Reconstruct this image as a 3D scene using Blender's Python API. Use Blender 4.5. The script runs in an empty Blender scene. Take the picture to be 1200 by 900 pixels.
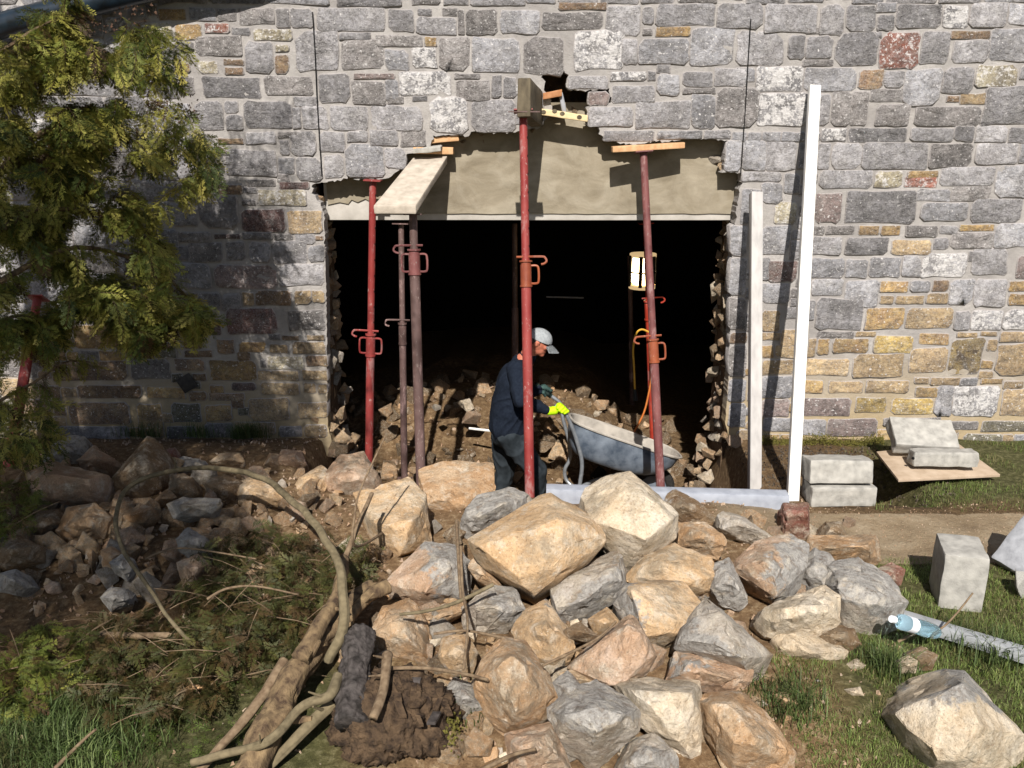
import bpy, bmesh, math, random
import numpy as np
from mathutils import Vector, Matrix, noise, Euler
random.seed(7)
NR = np.random.default_rng(7)
scene = bpy.context.scene
COL = scene.collection
R = math.radians

# ---------------------------------------------------------------- camera
CAMZ, PITCH, F, W = 2.35, R(16.3), 1040.0, 6.5      # eye height, look-down angle, focal length in px of a 1200 px wide frame, distance to the wall
cam = bpy.data.cameras.new('camera'); cam.lens_unit = 'FOV'; cam.angle = 2*math.atan(600/F)
cam.clip_start = .05; cam.clip_end = 400
co = bpy.data.objects.new('camera', cam); COL.objects.link(co)
co.location = (0, 0, CAMZ); co.rotation_euler = (R(90)-PITCH, 0, 0)
scene.camera = co
scene.render.resolution_x, scene.render.resolution_y = 1024, 768

# ---------------------------------------------------------------- light
SUN_EL, SUN_AZ = R(42), R(4)        # behind the camera, slightly to its left
SUN = Vector((-math.sin(SUN_AZ)*math.cos(SUN_EL), -math.cos(SUN_AZ)*math.cos(SUN_EL), math.sin(SUN_EL)))
world = bpy.data.worlds.new('World'); scene.world = world; world.use_nodes = True
nt = world.node_tree; bg = nt.nodes['Background']
sky = nt.nodes.new('ShaderNodeTexSky'); sky.sky_type = 'NISHITA'; sky.sun_disc = False
sky.sun_elevation = SUN_EL; sky.sun_rotation = math.pi + SUN_AZ
nt.links.new(sky.outputs[0], bg.inputs[0]); bg.inputs[1].default_value = .055
sl = bpy.data.lights.new('sun', 'SUN'); sl.energy = 5.0; sl.angle = R(.53); sl.color = (1, .955, .89)
so = bpy.data.objects.new('sun', sl); COL.objects.link(so)
so.rotation_euler = SUN.to_track_quat('Z', 'Y').to_euler()
vs = scene.view_settings; vs.view_transform = 'Standard'; vs.look = 'None'; vs.exposure = .48; vs.gamma = 1
scene.cycles.max_bounces = 4; scene.cycles.diffuse_bounces = 2

# ---------------------------------------------------------------- places
FW = Vector((0, math.cos(PITCH), -math.sin(PITCH))); UP = Vector((0, math.sin(PITCH), math.cos(PITCH)))
CAM = Vector((0, 0, CAMZ))
def ray(px, py): return FW + UP*((450-py)/F) + Vector(((px-600)/F, 0, 0))
def V(px, py, Y):                    # the point at distance Y that the photograph shows at (px, py)
    d = ray(px, py); return CAM + d*(Y/d.y)
def G(px, py, z=0.0):                # the point at height z
    d = ray(px, py); return CAM + d*((z-CAMZ)/d.z)
def D(p):                            # metres per pixel at a point
    return (Vector(p)-CAM).dot(FW)/F

# ---------------------------------------------------------------- objects
def props(o, label=None, cat=None, group=None, kind=None):
    if label: o['label'] = label
    if cat: o['category'] = cat
    if group: o['group'] = group
    if kind: o['kind'] = kind
    return o
def link(name, me, parent=None, loc=None):
    o = bpy.data.objects.new(name, me); COL.objects.link(o)
    if loc is not None: o.location = loc
    if parent is not None: o.parent = parent
    return o
def empty(name, loc=(0, 0, 0), **k):
    o = bpy.data.objects.new(name, None); o.empty_display_size = .1; COL.objects.link(o); o.location = loc
    return props(o, **k)
def mesh(name, verts, faces, mat=None, smooth=False):
    me = bpy.data.meshes.new(name); me.from_pydata([tuple(v) for v in verts], [], faces); me.update()
    if mat: me.materials.append(mat)
    if smooth: me.shade_smooth()
    return me
def bm_mesh(name, bm, mat=None, smooth=False):
    me = bpy.data.meshes.new(name); bm.to_mesh(me); bm.free()
    if mat: me.materials.append(mat)
    if smooth: me.shade_smooth()
    return me
def local(me, o):                     # world-space mesh under an object: move it to the object's own coordinates
    me.transform(Matrix.Translation(-Vector(o)))
    return me
def part(name, me, parent):           # me in world coordinates, parent an empty at its location
    return link(name, local(me, parent.location), parent)
def floatattr(me, name, vals):
    a = me.attributes.new(name, 'FLOAT', 'POINT'); a.data.foreach_set('value', np.asarray(vals, dtype=np.float32))

def add_tube(bm, pts, rad, seg=8, cap=True):
    pts = [Vector(p) for p in pts]; n = len(pts); rs = rad if isinstance(rad, (list, tuple)) else [rad]*n
    rings = []; prev = None
    for i, p in enumerate(pts):
        t = (pts[min(i+1, n-1)]-pts[max(i-1, 0)]).normalized()
        if prev is None:
            a = t.orthogonal().normalized()
        else:
            a = (prev-t*prev.dot(t)).normalized()
        prev = a; b = t.cross(a)
        rings.append([bm.verts.new(p+(a*math.cos(2*math.pi*k/seg)+b*math.sin(2*math.pi*k/seg))*rs[i]) for k in range(seg)])
    for r0, r1 in zip(rings, rings[1:]):
        for k in range(seg):
            bm.faces.new((r0[k], r0[(k+1) % seg], r1[(k+1) % seg], r1[k]))
    if cap:
        bm.faces.new(rings[0][::-1]); bm.faces.new(rings[-1])
def tube(name, pts, rad, mat, seg=8, smooth=True):
    bm = bmesh.new(); add_tube(bm, pts, rad, seg); bmesh.ops.recalc_face_normals(bm, faces=bm.faces)
    me = bm_mesh(name, bm, mat, smooth)
    if smooth: me.set_sharp_from_angle(angle=R(50))
    return me
def smooth_path(pts, n=6):
    pts = [Vector(p) for p in pts]; out = []
    for i in range(len(pts)-1):
        p0, p1, p2, p3 = pts[max(i-1, 0)], pts[i], pts[i+1], pts[min(i+2, len(pts)-1)]
        for k in range(n):
            t = k/n
            out.append(.5*((2*p1)+(p2-p0)*t+(2*p0-5*p1+4*p2-p3)*t*t+(3*p1-p0-3*p2+p3)*t**3))
    return out+[pts[-1]]
def hexa(bm, c8):                    # 8 corners: bottom 4 then top 4
    v = [bm.verts.new(c) for c in c8]
    for f in ((0, 3, 2, 1), (4, 5, 6, 7), (0, 1, 5, 4), (1, 2, 6, 5), (2, 3, 7, 6), (3, 0, 4, 7)):
        bm.faces.new([v[i] for i in f])
def box8(c, ax, ay, az):
    c, ax, ay, az = map(Vector, (c, ax, ay, az))
    return [c-ax-ay-az, c+ax-ay-az, c+ax+ay-az, c-ax+ay-az, c-ax-ay+az, c+ax-ay+az, c+ax+ay+az, c-ax+ay+az]
def rough_box(name, c8, mat, bev=.006, cuts=3, amp=.003, sc=12, seed=0):
    bm = bmesh.new(); hexa(bm, c8); bmesh.ops.recalc_face_normals(bm, faces=bm.faces)
    if bev: bmesh.ops.bevel(bm, geom=bm.edges[:], offset=bev, segments=2, affect='EDGES', profile=.5)
    if cuts: bmesh.ops.subdivide_edges(bm, edges=[e for e in bm.edges if e.calc_length() > bev*4], cuts=cuts, use_grid_fill=True)
    bm.normal_update()
    for v in bm.verts:
        q = v.co*sc+Vector((seed*7.3, seed, 0)); v.co += v.normal*amp*(noise.noise(q)+.5*noise.noise(q*2.7))*2
    me = bm_mesh(name, bm, mat, True); me.set_sharp_from_angle(angle=R(40)); return me

# ---------------------------------------------------------------- materials
def srgb(h):
    h = h.lstrip('#'); c = [int(h[i:i+2], 16)/255 for i in (0, 2, 4)]
    return tuple((x/12.92 if x <= .04045 else ((x+.055)/1.055)**2.4) for x in c)+(1,)
class M:
    def __init__(s, name, rough=.9, spec=.25):
        s.m = bpy.data.materials.new(name); s.m.use_nodes = True; s.t = s.m.node_tree
        s.b = s.t.nodes['Principled BSDF']; s.b.inputs['Roughness'].default_value = rough
        s.b.inputs['Specular IOR Level'].default_value = spec
        tc = s.t.nodes.new('ShaderNodeTexCoord'); oi = s.t.nodes.new('ShaderNodeObjectInfo')
        mul = s.n('ShaderNodeVectorMath', operation='SCALE'); s.l(oi.outputs['Random'], mul.inputs[0])
        cx = s.n('ShaderNodeCombineXYZ'); s.l(oi.outputs['Random'], cx.inputs[0]); s.l(oi.outputs['Random'], cx.inputs[1])
        s.l(cx.outputs[0], mul.inputs[0]); mul.inputs['Scale'].default_value = 91.7
        ad = s.n('ShaderNodeVectorMath', operation='ADD'); s.l(tc.outputs['Object'], ad.inputs[0]); s.l(mul.outputs[0], ad.inputs[1])
        s.co = ad.outputs[0]; s.oc = tc.outputs['Object']; s.rnd = oi.outputs['Random']
    def n(s, ty, **k):
        x = s.t.nodes.new(ty)
        for a, b in k.items(): setattr(x, a, b)
        return x
    def l(s, a, b): s.t.links.new(a, b)
    def noise(s, scale, detail=5, rough=.6, stretch=None, co=None, dist=0):
        x = s.n('ShaderNodeTexNoise'); x.inputs['Scale'].default_value = scale
        x.inputs['Detail'].default_value = detail; x.inputs['Roughness'].default_value = rough; x.inputs['Distortion'].default_value = dist
        c = co or s.co
        if stretch:
            m = s.n('ShaderNodeMapping'); m.inputs['Scale'].default_value = stretch; s.l(c, m.inputs[0]); c = m.outputs[0]
        s.l(c, x.inputs['Vector']); return x.outputs['Fac']
    def vor(s, scale, feature='F1', out='Distance'):
        x = s.n('ShaderNodeTexVoronoi', feature=feature); x.inputs['Scale'].default_value = scale; s.l(s.co, x.inputs['Vector']); return x.outputs[out]
    def ramp(s, f, *stops):
        x = s.n('ShaderNodeValToRGB'); e = x.color_ramp.elements
        while len(e) < len(stops): e.new(.5)
        for k, (p, c) in enumerate(stops):
            e[k].position = p; e[k].color = c if isinstance(c, tuple) else srgb(c) if isinstance(c, str) else (c, c, c, 1)
        s.l(f, x.inputs[0]); return x.outputs[0]
    def mix(s, f, a, b, mode='MIX'):
        x = s.n('ShaderNodeMix', data_type='RGBA', blend_type=mode)
        for v, i in ((f, 0), (a, 6), (b, 7)):
            if isinstance(v, (int, float)): x.inputs[i].default_value = v
            elif isinstance(v, tuple): x.inputs[i].default_value = v
            elif isinstance(v, str): x.inputs[i].default_value = srgb(v)
            else: s.l(v, x.inputs[i])
        return x.outputs[2]
    def math(s, op, a, b=0.0):
        x = s.n('ShaderNodeMath', operation=op)
        for v, i in ((a, 0), (b, 1)):
            if isinstance(v, (int, float)): x.inputs[i].default_value = v
            else: s.l(v, x.inputs[i])
        return x.outputs[0]
    def attr(s, name):
        x = s.n('ShaderNodeAttribute', attribute_name=name); return x.outputs['Fac']
    def color(s, c):
        if isinstance(c, (tuple, str)): s.b.inputs['Base Color'].default_value = srgb(c) if isinstance(c, str) else c
        else: s.l(c, s.b.inputs['Base Color'])
        return s
    def bump(s, *hs):                # (height, strength, distance)
        prev = None
        for h, st, d in hs:
            x = s.n('ShaderNodeBump'); x.inputs['Strength'].default_value = st; x.inputs['Distance'].default_value = d
            s.l(h, x.inputs['Height'])
            if prev: s.l(prev, x.inputs['Normal'])
            prev = x.outputs[0]
        s.l(prev, s.b.inputs['Normal']); return s
    def rough(s, f): s.l(f, s.b.inputs['Roughness']); return s

def stone_mat(name, c1, c2, c3, white=.0, dark=.0, rough=.92, bumpd=.012, wcol='#c9c5c2', wcol2=None):
    m = M(name, rough)
    a = m.noise(9, 6, .65); b = m.noise(38, 6, .7); c = m.noise(120, 4, .6)
    col = m.ramp(a, (.36, c1), (.52, c2), (.66, c3))
    col = m.mix(m.ramp(b, (.38, .7), (.56, 0.)), col, m.mix(1., col, '#918d8a', 'MULTIPLY'))
    col = m.mix(m.ramp(m.noise(5, 7, .7), (.40, .7), (.56, 0.)), col, m.mix(1., col, '#a39f9c', 'MULTIPLY'))
    col = m.mix(m.ramp(m.noise(17, 6, .7), (.50, 0.), (.68, .35)), col, m.mix(.5, col, wcol2 or '#d6d2ce'))
    col = m.mix(m.ramp(c, (.3, .0), (.75, .35)), col, '#c8c4c0')
    tone = m.math('ADD', m.math('MULTIPLY', m.rnd, .5), .72)
    tc = m.n('ShaderNodeCombineColor'); [m.l(tone, tc.inputs[i]) for i in range(3)]
    col = m.mix(1., col, tc.outputs[0], 'MULTIPLY')
    spk = m.noise(55, 3, .5)
    col = m.mix(m.ramp(spk, (.66-white*.12, 0.), (.70-white*.12, .8)), col, wcol)
    if white > .3:
        wf = m.noise(16, 5, .75)
        col = m.mix(m.ramp(wf, (.62-white*.16, 0.), (.70-white*.16, .75)), col, wcol)
    if dark:
        df = m.noise(14, 5, .6)
        col = m.mix(m.ramp(df, (.52, 0.), (.60, dark)), col, '#4a4038')
    ed = m.math('ADD', m.attr('edge'), m.math('MULTIPLY', m.math('SUBTRACT', m.noise(28, 6, .75), .5), .9))
    col = m.mix(m.ramp(ed, (.34, 0.), (.58, .85)), col, '#a39d9a')
    m.color(col)
    st = m.noise(11, 6, .62, dist=.6); lay = m.noise(22, 6, .7, stretch=(.7, 1, 2.2))
    m.bump((st, 1., bumpd*1.8), (lay, .7, bumpd*.8), (b, 1., bumpd*.7), (c, .8, .003))
    return m.m

WM = {
 'g': stone_mat('grey_stone', '#7c7a7d', '#918e91', '#a3a0a2'),
 'd': stone_mat('dark_grey_stone', '#6c6a6c', '#817e81', '#939093', bumpd=.018),
 'l': stone_mat('light_grey_stone', '#808085', '#929196', '#a6a4a7', .2),
 'w': stone_mat('limewashed_stone', '#716f72', '#8f8d90', '#aaa7a8', .95),
 'b': stone_mat('brownish_grey_stone', '#6b6666', '#827c7a', '#958e8c', .25, bumpd=.018),
 'p': stone_mat('pinkish_stone', '#735f5c', '#8a7570', '#a08e88', .2),
 'y': stone_mat('ochre_stone', '#957140', '#b18e50', '#bea268', .1, wcol2='#c9b07a'),
 'Y': stone_mat('yellow_stone', '#9a7c33', '#b8993f', '#b5a273', .2),
 't': stone_mat('beige_stone', '#977c55', '#b09468', '#c0a880', .15, wcol2='#cbb48c'),
 'c': stone_mat('cream_stone', '#8d8064', '#b5a98a', '#c9c0a8', .6),
 'n': stone_mat('brown_stone', '#66492f', '#85643f', '#9a8058', .1, wcol2='#bfa274'),
 'M': stone_mat('maroon_stone', '#401f1d', '#562a26', '#6b4134', .0),
 'R': stone_mat('red_brick_stone', '#7c3c28', '#8f4a32', '#8a5844', .55),
 'm': stone_mat('dull_maroon_stone', '#4a302c', '#5d3e38', '#70544a', .1),
 'k': stone_mat('mossy_stone', '#4a4226', '#625a3a', '#7d7866', .3),
 'K': stone_mat('stained_ochre_stone', '#4b3a22', '#8c7232', '#a58e4b', .1, .9),
}
m = M('lime_mortar', .95); a = m.noise(3, 6, .6); b = m.noise(40, 6, .7); c = m.noise(160, 3, .6)
zz = m.n('ShaderNodeSeparateXYZ'); m.l(m.oc, zz.inputs[0])
col = m.ramp(a, (.35, '#8f8a86'), (.5, '#a09b96'), (.65, '#b0aba6')); col = m.mix(m.ramp(b, (.35, 0.), (.7, .6)), col, '#8b8684')
low = m.ramp(m.math('ADD', m.math('MULTIPLY', zz.outputs[2], .5), m.math('MULTIPLY', a, .25)), (.2, 1.), (.5, 0.))
col = m.mix(m.math('MULTIPLY', low, .8), col, '#a38f6a')
MORTAR = m.color(col).bump((a, .4, .02), (b, .8, .008), (c, .5, .002)).m

def boulder_mat(name, tan1, tan2, tan3, g1='#7e7a75', g2='#aea9a2', warm=.5):
    m = M(name, .93); gr = m.attr('grey'); a = m.noise(6, 7, .65); b = m.noise(24, 7, .7); c = m.noise(95, 4, .65)
    tan = m.ramp(m.noise(3.2, 9, .78), (.36, tan1), (.5, tan2), (.64, tan3))
    tan = m.mix(m.ramp(m.noise(4, 6, .75), (.46, 0.), (.62, .75)), tan, m.mix(a, '#6e5a44', '#97907f'))
    grey = m.ramp(b, (.35, g1), (.65, g2))
    f = m.math('ADD', gr, m.math('MULTIPLY', m.math('SUBTRACT', m.noise(7, 6, .7), .5), 1.6))
    col = m.mix(m.ramp(f, (.54, 0.), (.64, 1.)), tan, grey)
    pale = m.noise(11, 6, .7)
    col = m.mix(m.ramp(pale, (.52, 0.), (.66, .6)), col, '#cfc4b2')
    col = m.mix(m.ramp(b, (.28, .5), (.46, 0.)), col, '#7d6040')
    col = m.mix(m.ramp(c, (.28, .6), (.45, 0.)), col, '#59493a')
    col = m.mix(m.ramp(c, (.60, 0.), (.70, .55)), col, '#d9d2c4')
    m.color(col)
    v = m.vor(22); v2 = m.noise(14, 7, .75)
    m.bump((v2, .8, .022), (v, .35, .012), (b, .9, .010), (c, .8, .004)); return m.m
BM = {
 't': boulder_mat('tan_rock', '#a68662', '#c6a680', '#d5bfa2'),
 'o': boulder_mat('orange_rock', '#96734f', '#b3906c', '#c6ab8c'),
 'g': boulder_mat('grey_rock', '#96887a', '#a99f92', '#b5aea6'),
 'c': boulder_mat('cream_rock', '#bda88c', '#d2c1a8', '#ddd2c2'),
 'b': boulder_mat('brown_rock', '#67503a', '#80694f', '#947f66'),
 'p': boulder_mat('pink_tan_rock', '#9d7c62', '#b39479', '#c4ab96'),
 'e': boulder_mat('earth_brown_rock', '#4c3826', '#665038', '#7d664c'),
 'r': boulder_mat('reddish_rock', '#6e4034', '#85574a', '#95746a'),
}
def plain(name, c1, c2, scale=30, rough=.8, bd=.003, spec=.3, metal=0, stretch=None):
    m = M(name, rough, spec); a = m.noise(scale, 6, .65, stretch=stretch); b = m.noise(scale*4, 4, .6, stretch=stretch)
    m.color(m.mix(m.ramp(b, (.3, 0.), (.7, .35)), m.ramp(a, (.35, c1), (.65, c2)), c1)).bump((a, .5, bd), (b, .5, bd*.4))
    m.b.inputs['Metallic'].default_value = metal
    return m.m
BARM = plain('smooth_grey_bar', '#8f9193', '#a9abad', 8, .6, .001)
CONC = plain('pale_concrete', '#8b8882', '#b4b0a8', 18, .9, .006)
CONC2 = plain('grey_concrete', '#85868a', '#a7a8ac', 25, .9, .004)
BEAMM = plain('blue_grey_beam', '#8e929c', '#a9adb6', 14, .7, .003)
WHITEP = plain('bare_white_timber', '#d8d5cf', '#e8e6e1', 20, .75, .001, stretch=(1, 1, .15))
GREYT = plain('weathered_grey_timber', '#a19d9a', '#bdb9b5', 22, .85, .003, stretch=(1, 1, .15))
PLANK = plain('dusty_plank', '#a3988a', '#c6baab', 16, .85, .004)
DTIMB = plain('dark_old_timber', '#4a4236', '#756a56', 20, .9, .006, stretch=(1, 1, .4))
FRESH = plain('fresh_sawn_timber', '#b98e66', '#d3ae85', 25, .8, .002)
BATTEN = plain('light_batten', '#cdb58a', '#e0cba2', 30, .8, .002)
PLY = plain('plywood_sheet', '#a08c76', '#bba893', 12, .8, .002)
BRICKT = plain('tile_orange', '#9c6a45', '#b88660', 30, .9, .004)
def paint(name, base, base2, chip, amt=.5):
    m = M(name, .55, .4); a = m.noise(12, 6, .7, stretch=(1, 1, .35)); b = m.noise(60, 5, .7, stretch=(1, 1, .5))
    col = m.ramp(m.noise(5, 3), (.35, base), (.65, base2)); col = m.mix(m.ramp(b, (.66-amt*.1, 0.), (.72-amt*.1, .7)), col, chip)
    col = m.mix(m.ramp(a, (.56, 0.), (.64, amt)), col, '#a08480')
    m.color(col).bump((b, .4, .0015)); m.rough(m.ramp(a, (.4, .45), (.6, .8))); return m.m
RED = paint('red_prop_paint', '#7c2a29', '#8e3d38', '#b59a92', .5)
ORED = paint('orange_red_prop_paint', '#8f2a1c', '#a63a26', '#b0a49a', .4)
DRED = paint('faded_red_prop_paint', '#5d3434', '#7b4b48', '#8f7e78', .6)
BROWNP = paint('brown_rusty_prop_paint', '#4f3c38', '#6b5551', '#8e8079', .7)
COLLAR = paint('rusty_collar', '#7a3a26', '#96502f', '#b5917a', .3)
HOLE = plain('dark_hole', '#060505', '#0a0808', 20, .9)
m = M('cement_render', .9); a = m.noise(3.2, 7, .62, dist=.6, stretch=(1, 1, 2.2)); b = m.noise(30, 6, .65); w = m.noise(5, 6, .6, dist=1)
col = m.ramp(a, (.32, '#766c5b'), (.5, '#867c6a'), (.68, '#968c7a')); col = m.mix(m.ramp(w, (.45, 0.), (.7, .3)), col, '#b0a898')
RENDER = m.color(col).bump((w, .6, .012), (b, .6, .004)).m
m = M('bare_lintel_concrete', .9); a = m.noise(6, 6, .6); RAWC = m.color(m.ramp(a, (.3, '#a39d94'), (.7, '#c4beb6'))).bump((m.noise(60, 5), .4, .002)).m
m = M('interior_shade_black', .95); DARKI = m.color(m.ramp(m.noise(2, 5), (.3, (.004, .0035, .003, 1)), (.7, (.009, .008, .007, 1)))).m  # near-black base colour puts the unlit room's shade into its surfaces

m = M('soil_and_paths', .97); a = m.noise(3, 7, .65); b = m.noise(25, 7, .75); c = m.noise(110, 5, .7); z1 = m.attr('path'); z2 = m.attr('rubble'); z3 = m.attr('grass')
col = m.ramp(b, (.3, '#3b2e22'), (.5, '#59462f'), (.68, '#7a664c'))
col = m.mix(z2, col, m.ramp(b, (.3, '#54402c'), (.5, '#7a6146'), (.66, '#a08b6d')))
col = m.mix(z3, col, m.ramp(b, (.3, '#31301a'), (.5, '#4b4a2a'), (.68, '#757050')))
pth = m.ramp(a, (.35, '#7b6952'), (.5, '#8d7b62'), (.66, '#a09078')); pth = m.mix(m.ramp(c, (.58, 0.), (.66, .7)), pth, '#b7aa94'); pth = m.mix(m.ramp(b, (.3, .6), (.45, 0.)), pth, '#5c4c38')
col = m.mix(m.ramp(m.math('ADD', z1, m.math('MULTIPLY', m.math('SUBTRACT', b, .5), .8)), (.42, 0.), (.58, 1.)), col, pth)
SOIL = m.color(col).bump((a, .5, .05), (b, .9, .02), (c, .8, .006)).m

def leaf_mat(name, *stops, trans=.25):
    m = M(name, .6, .3); t = m.attr('tint'); col = m.ramp(t, *stops); m.color(m.mix(m.noise(40, 3), col, m.mix(1., col, '#c8c8b0', 'MULTIPLY')))
    m.b.inputs['Subsurface Weight'].default_value = 0
    tr = m.n('ShaderNodeBsdfTranslucent'); m.l(m.mix(.5, col, '#a8b040', 'MULTIPLY') if False else col, tr.inputs[0])
    mx = m.n('ShaderNodeMixShader'); mx.inputs[0].default_value = trans
    m.l(m.b.outputs[0], mx.inputs[1]); m.l(tr.outputs[0], mx.inputs[2])
    out = [n for n in m.t.nodes if n.type == 'OUTPUT_MATERIAL'][0]; m.l(mx.outputs[0], out.inputs[0]); return m.m
CONIFER = leaf_mat('conifer_sprays', (0., '#4a3322'), (.12, '#54402a'), (.16, '#465226'), (.45, '#6f7a38'), (.75, '#9a9646'), (1., '#bdb264'))
CUTCON = leaf_mat('cut_conifer_sprays', (0., '#4e3a26'), (.3, '#635030'), (.5, '#45492a'), (.8, '#5f6034'), (1., '#7c7446'))
GRASS = leaf_mat('grass_blades', (0., '#8f8560'), (.2, '#7d7a4c'), (.35, '#62743a'), (.7, '#7a8e48'), (1., '#9ca868'))
LONGG = leaf_mat('long_grass_blades', (0., '#6d6b44'), (.3, '#48552f'), (.7, '#5f7342'), (1., '#86935f'))
HERB = leaf_mat('small_leaf_weeds', (0., '#3c2c1c'), (.25, '#39421e'), (.6, '#4b6628'), (1., '#7c9440'))
MOSS = plain('moss', '#4d4a20', '#7d7636', 60, .95, .012)
BARK = plain('conifer_bark', '#45362a', '#97805f', 26, .95, .014, stretch=(1, 1, .3))
BARKD = plain('dark_wet_bark', '#24201d', '#5a5350', 26, .75, .016)
ROOT = plain('rotten_stump_wood', '#2c2119', '#6b5640', 22, .85, .03)
TWIG = plain('pale_twig', '#5c4a38', '#8b7860', 40, .9, .002)
MOSSB = plain('lichen_bark', '#5c523e', '#81745a', 35, .9, .003)
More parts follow.
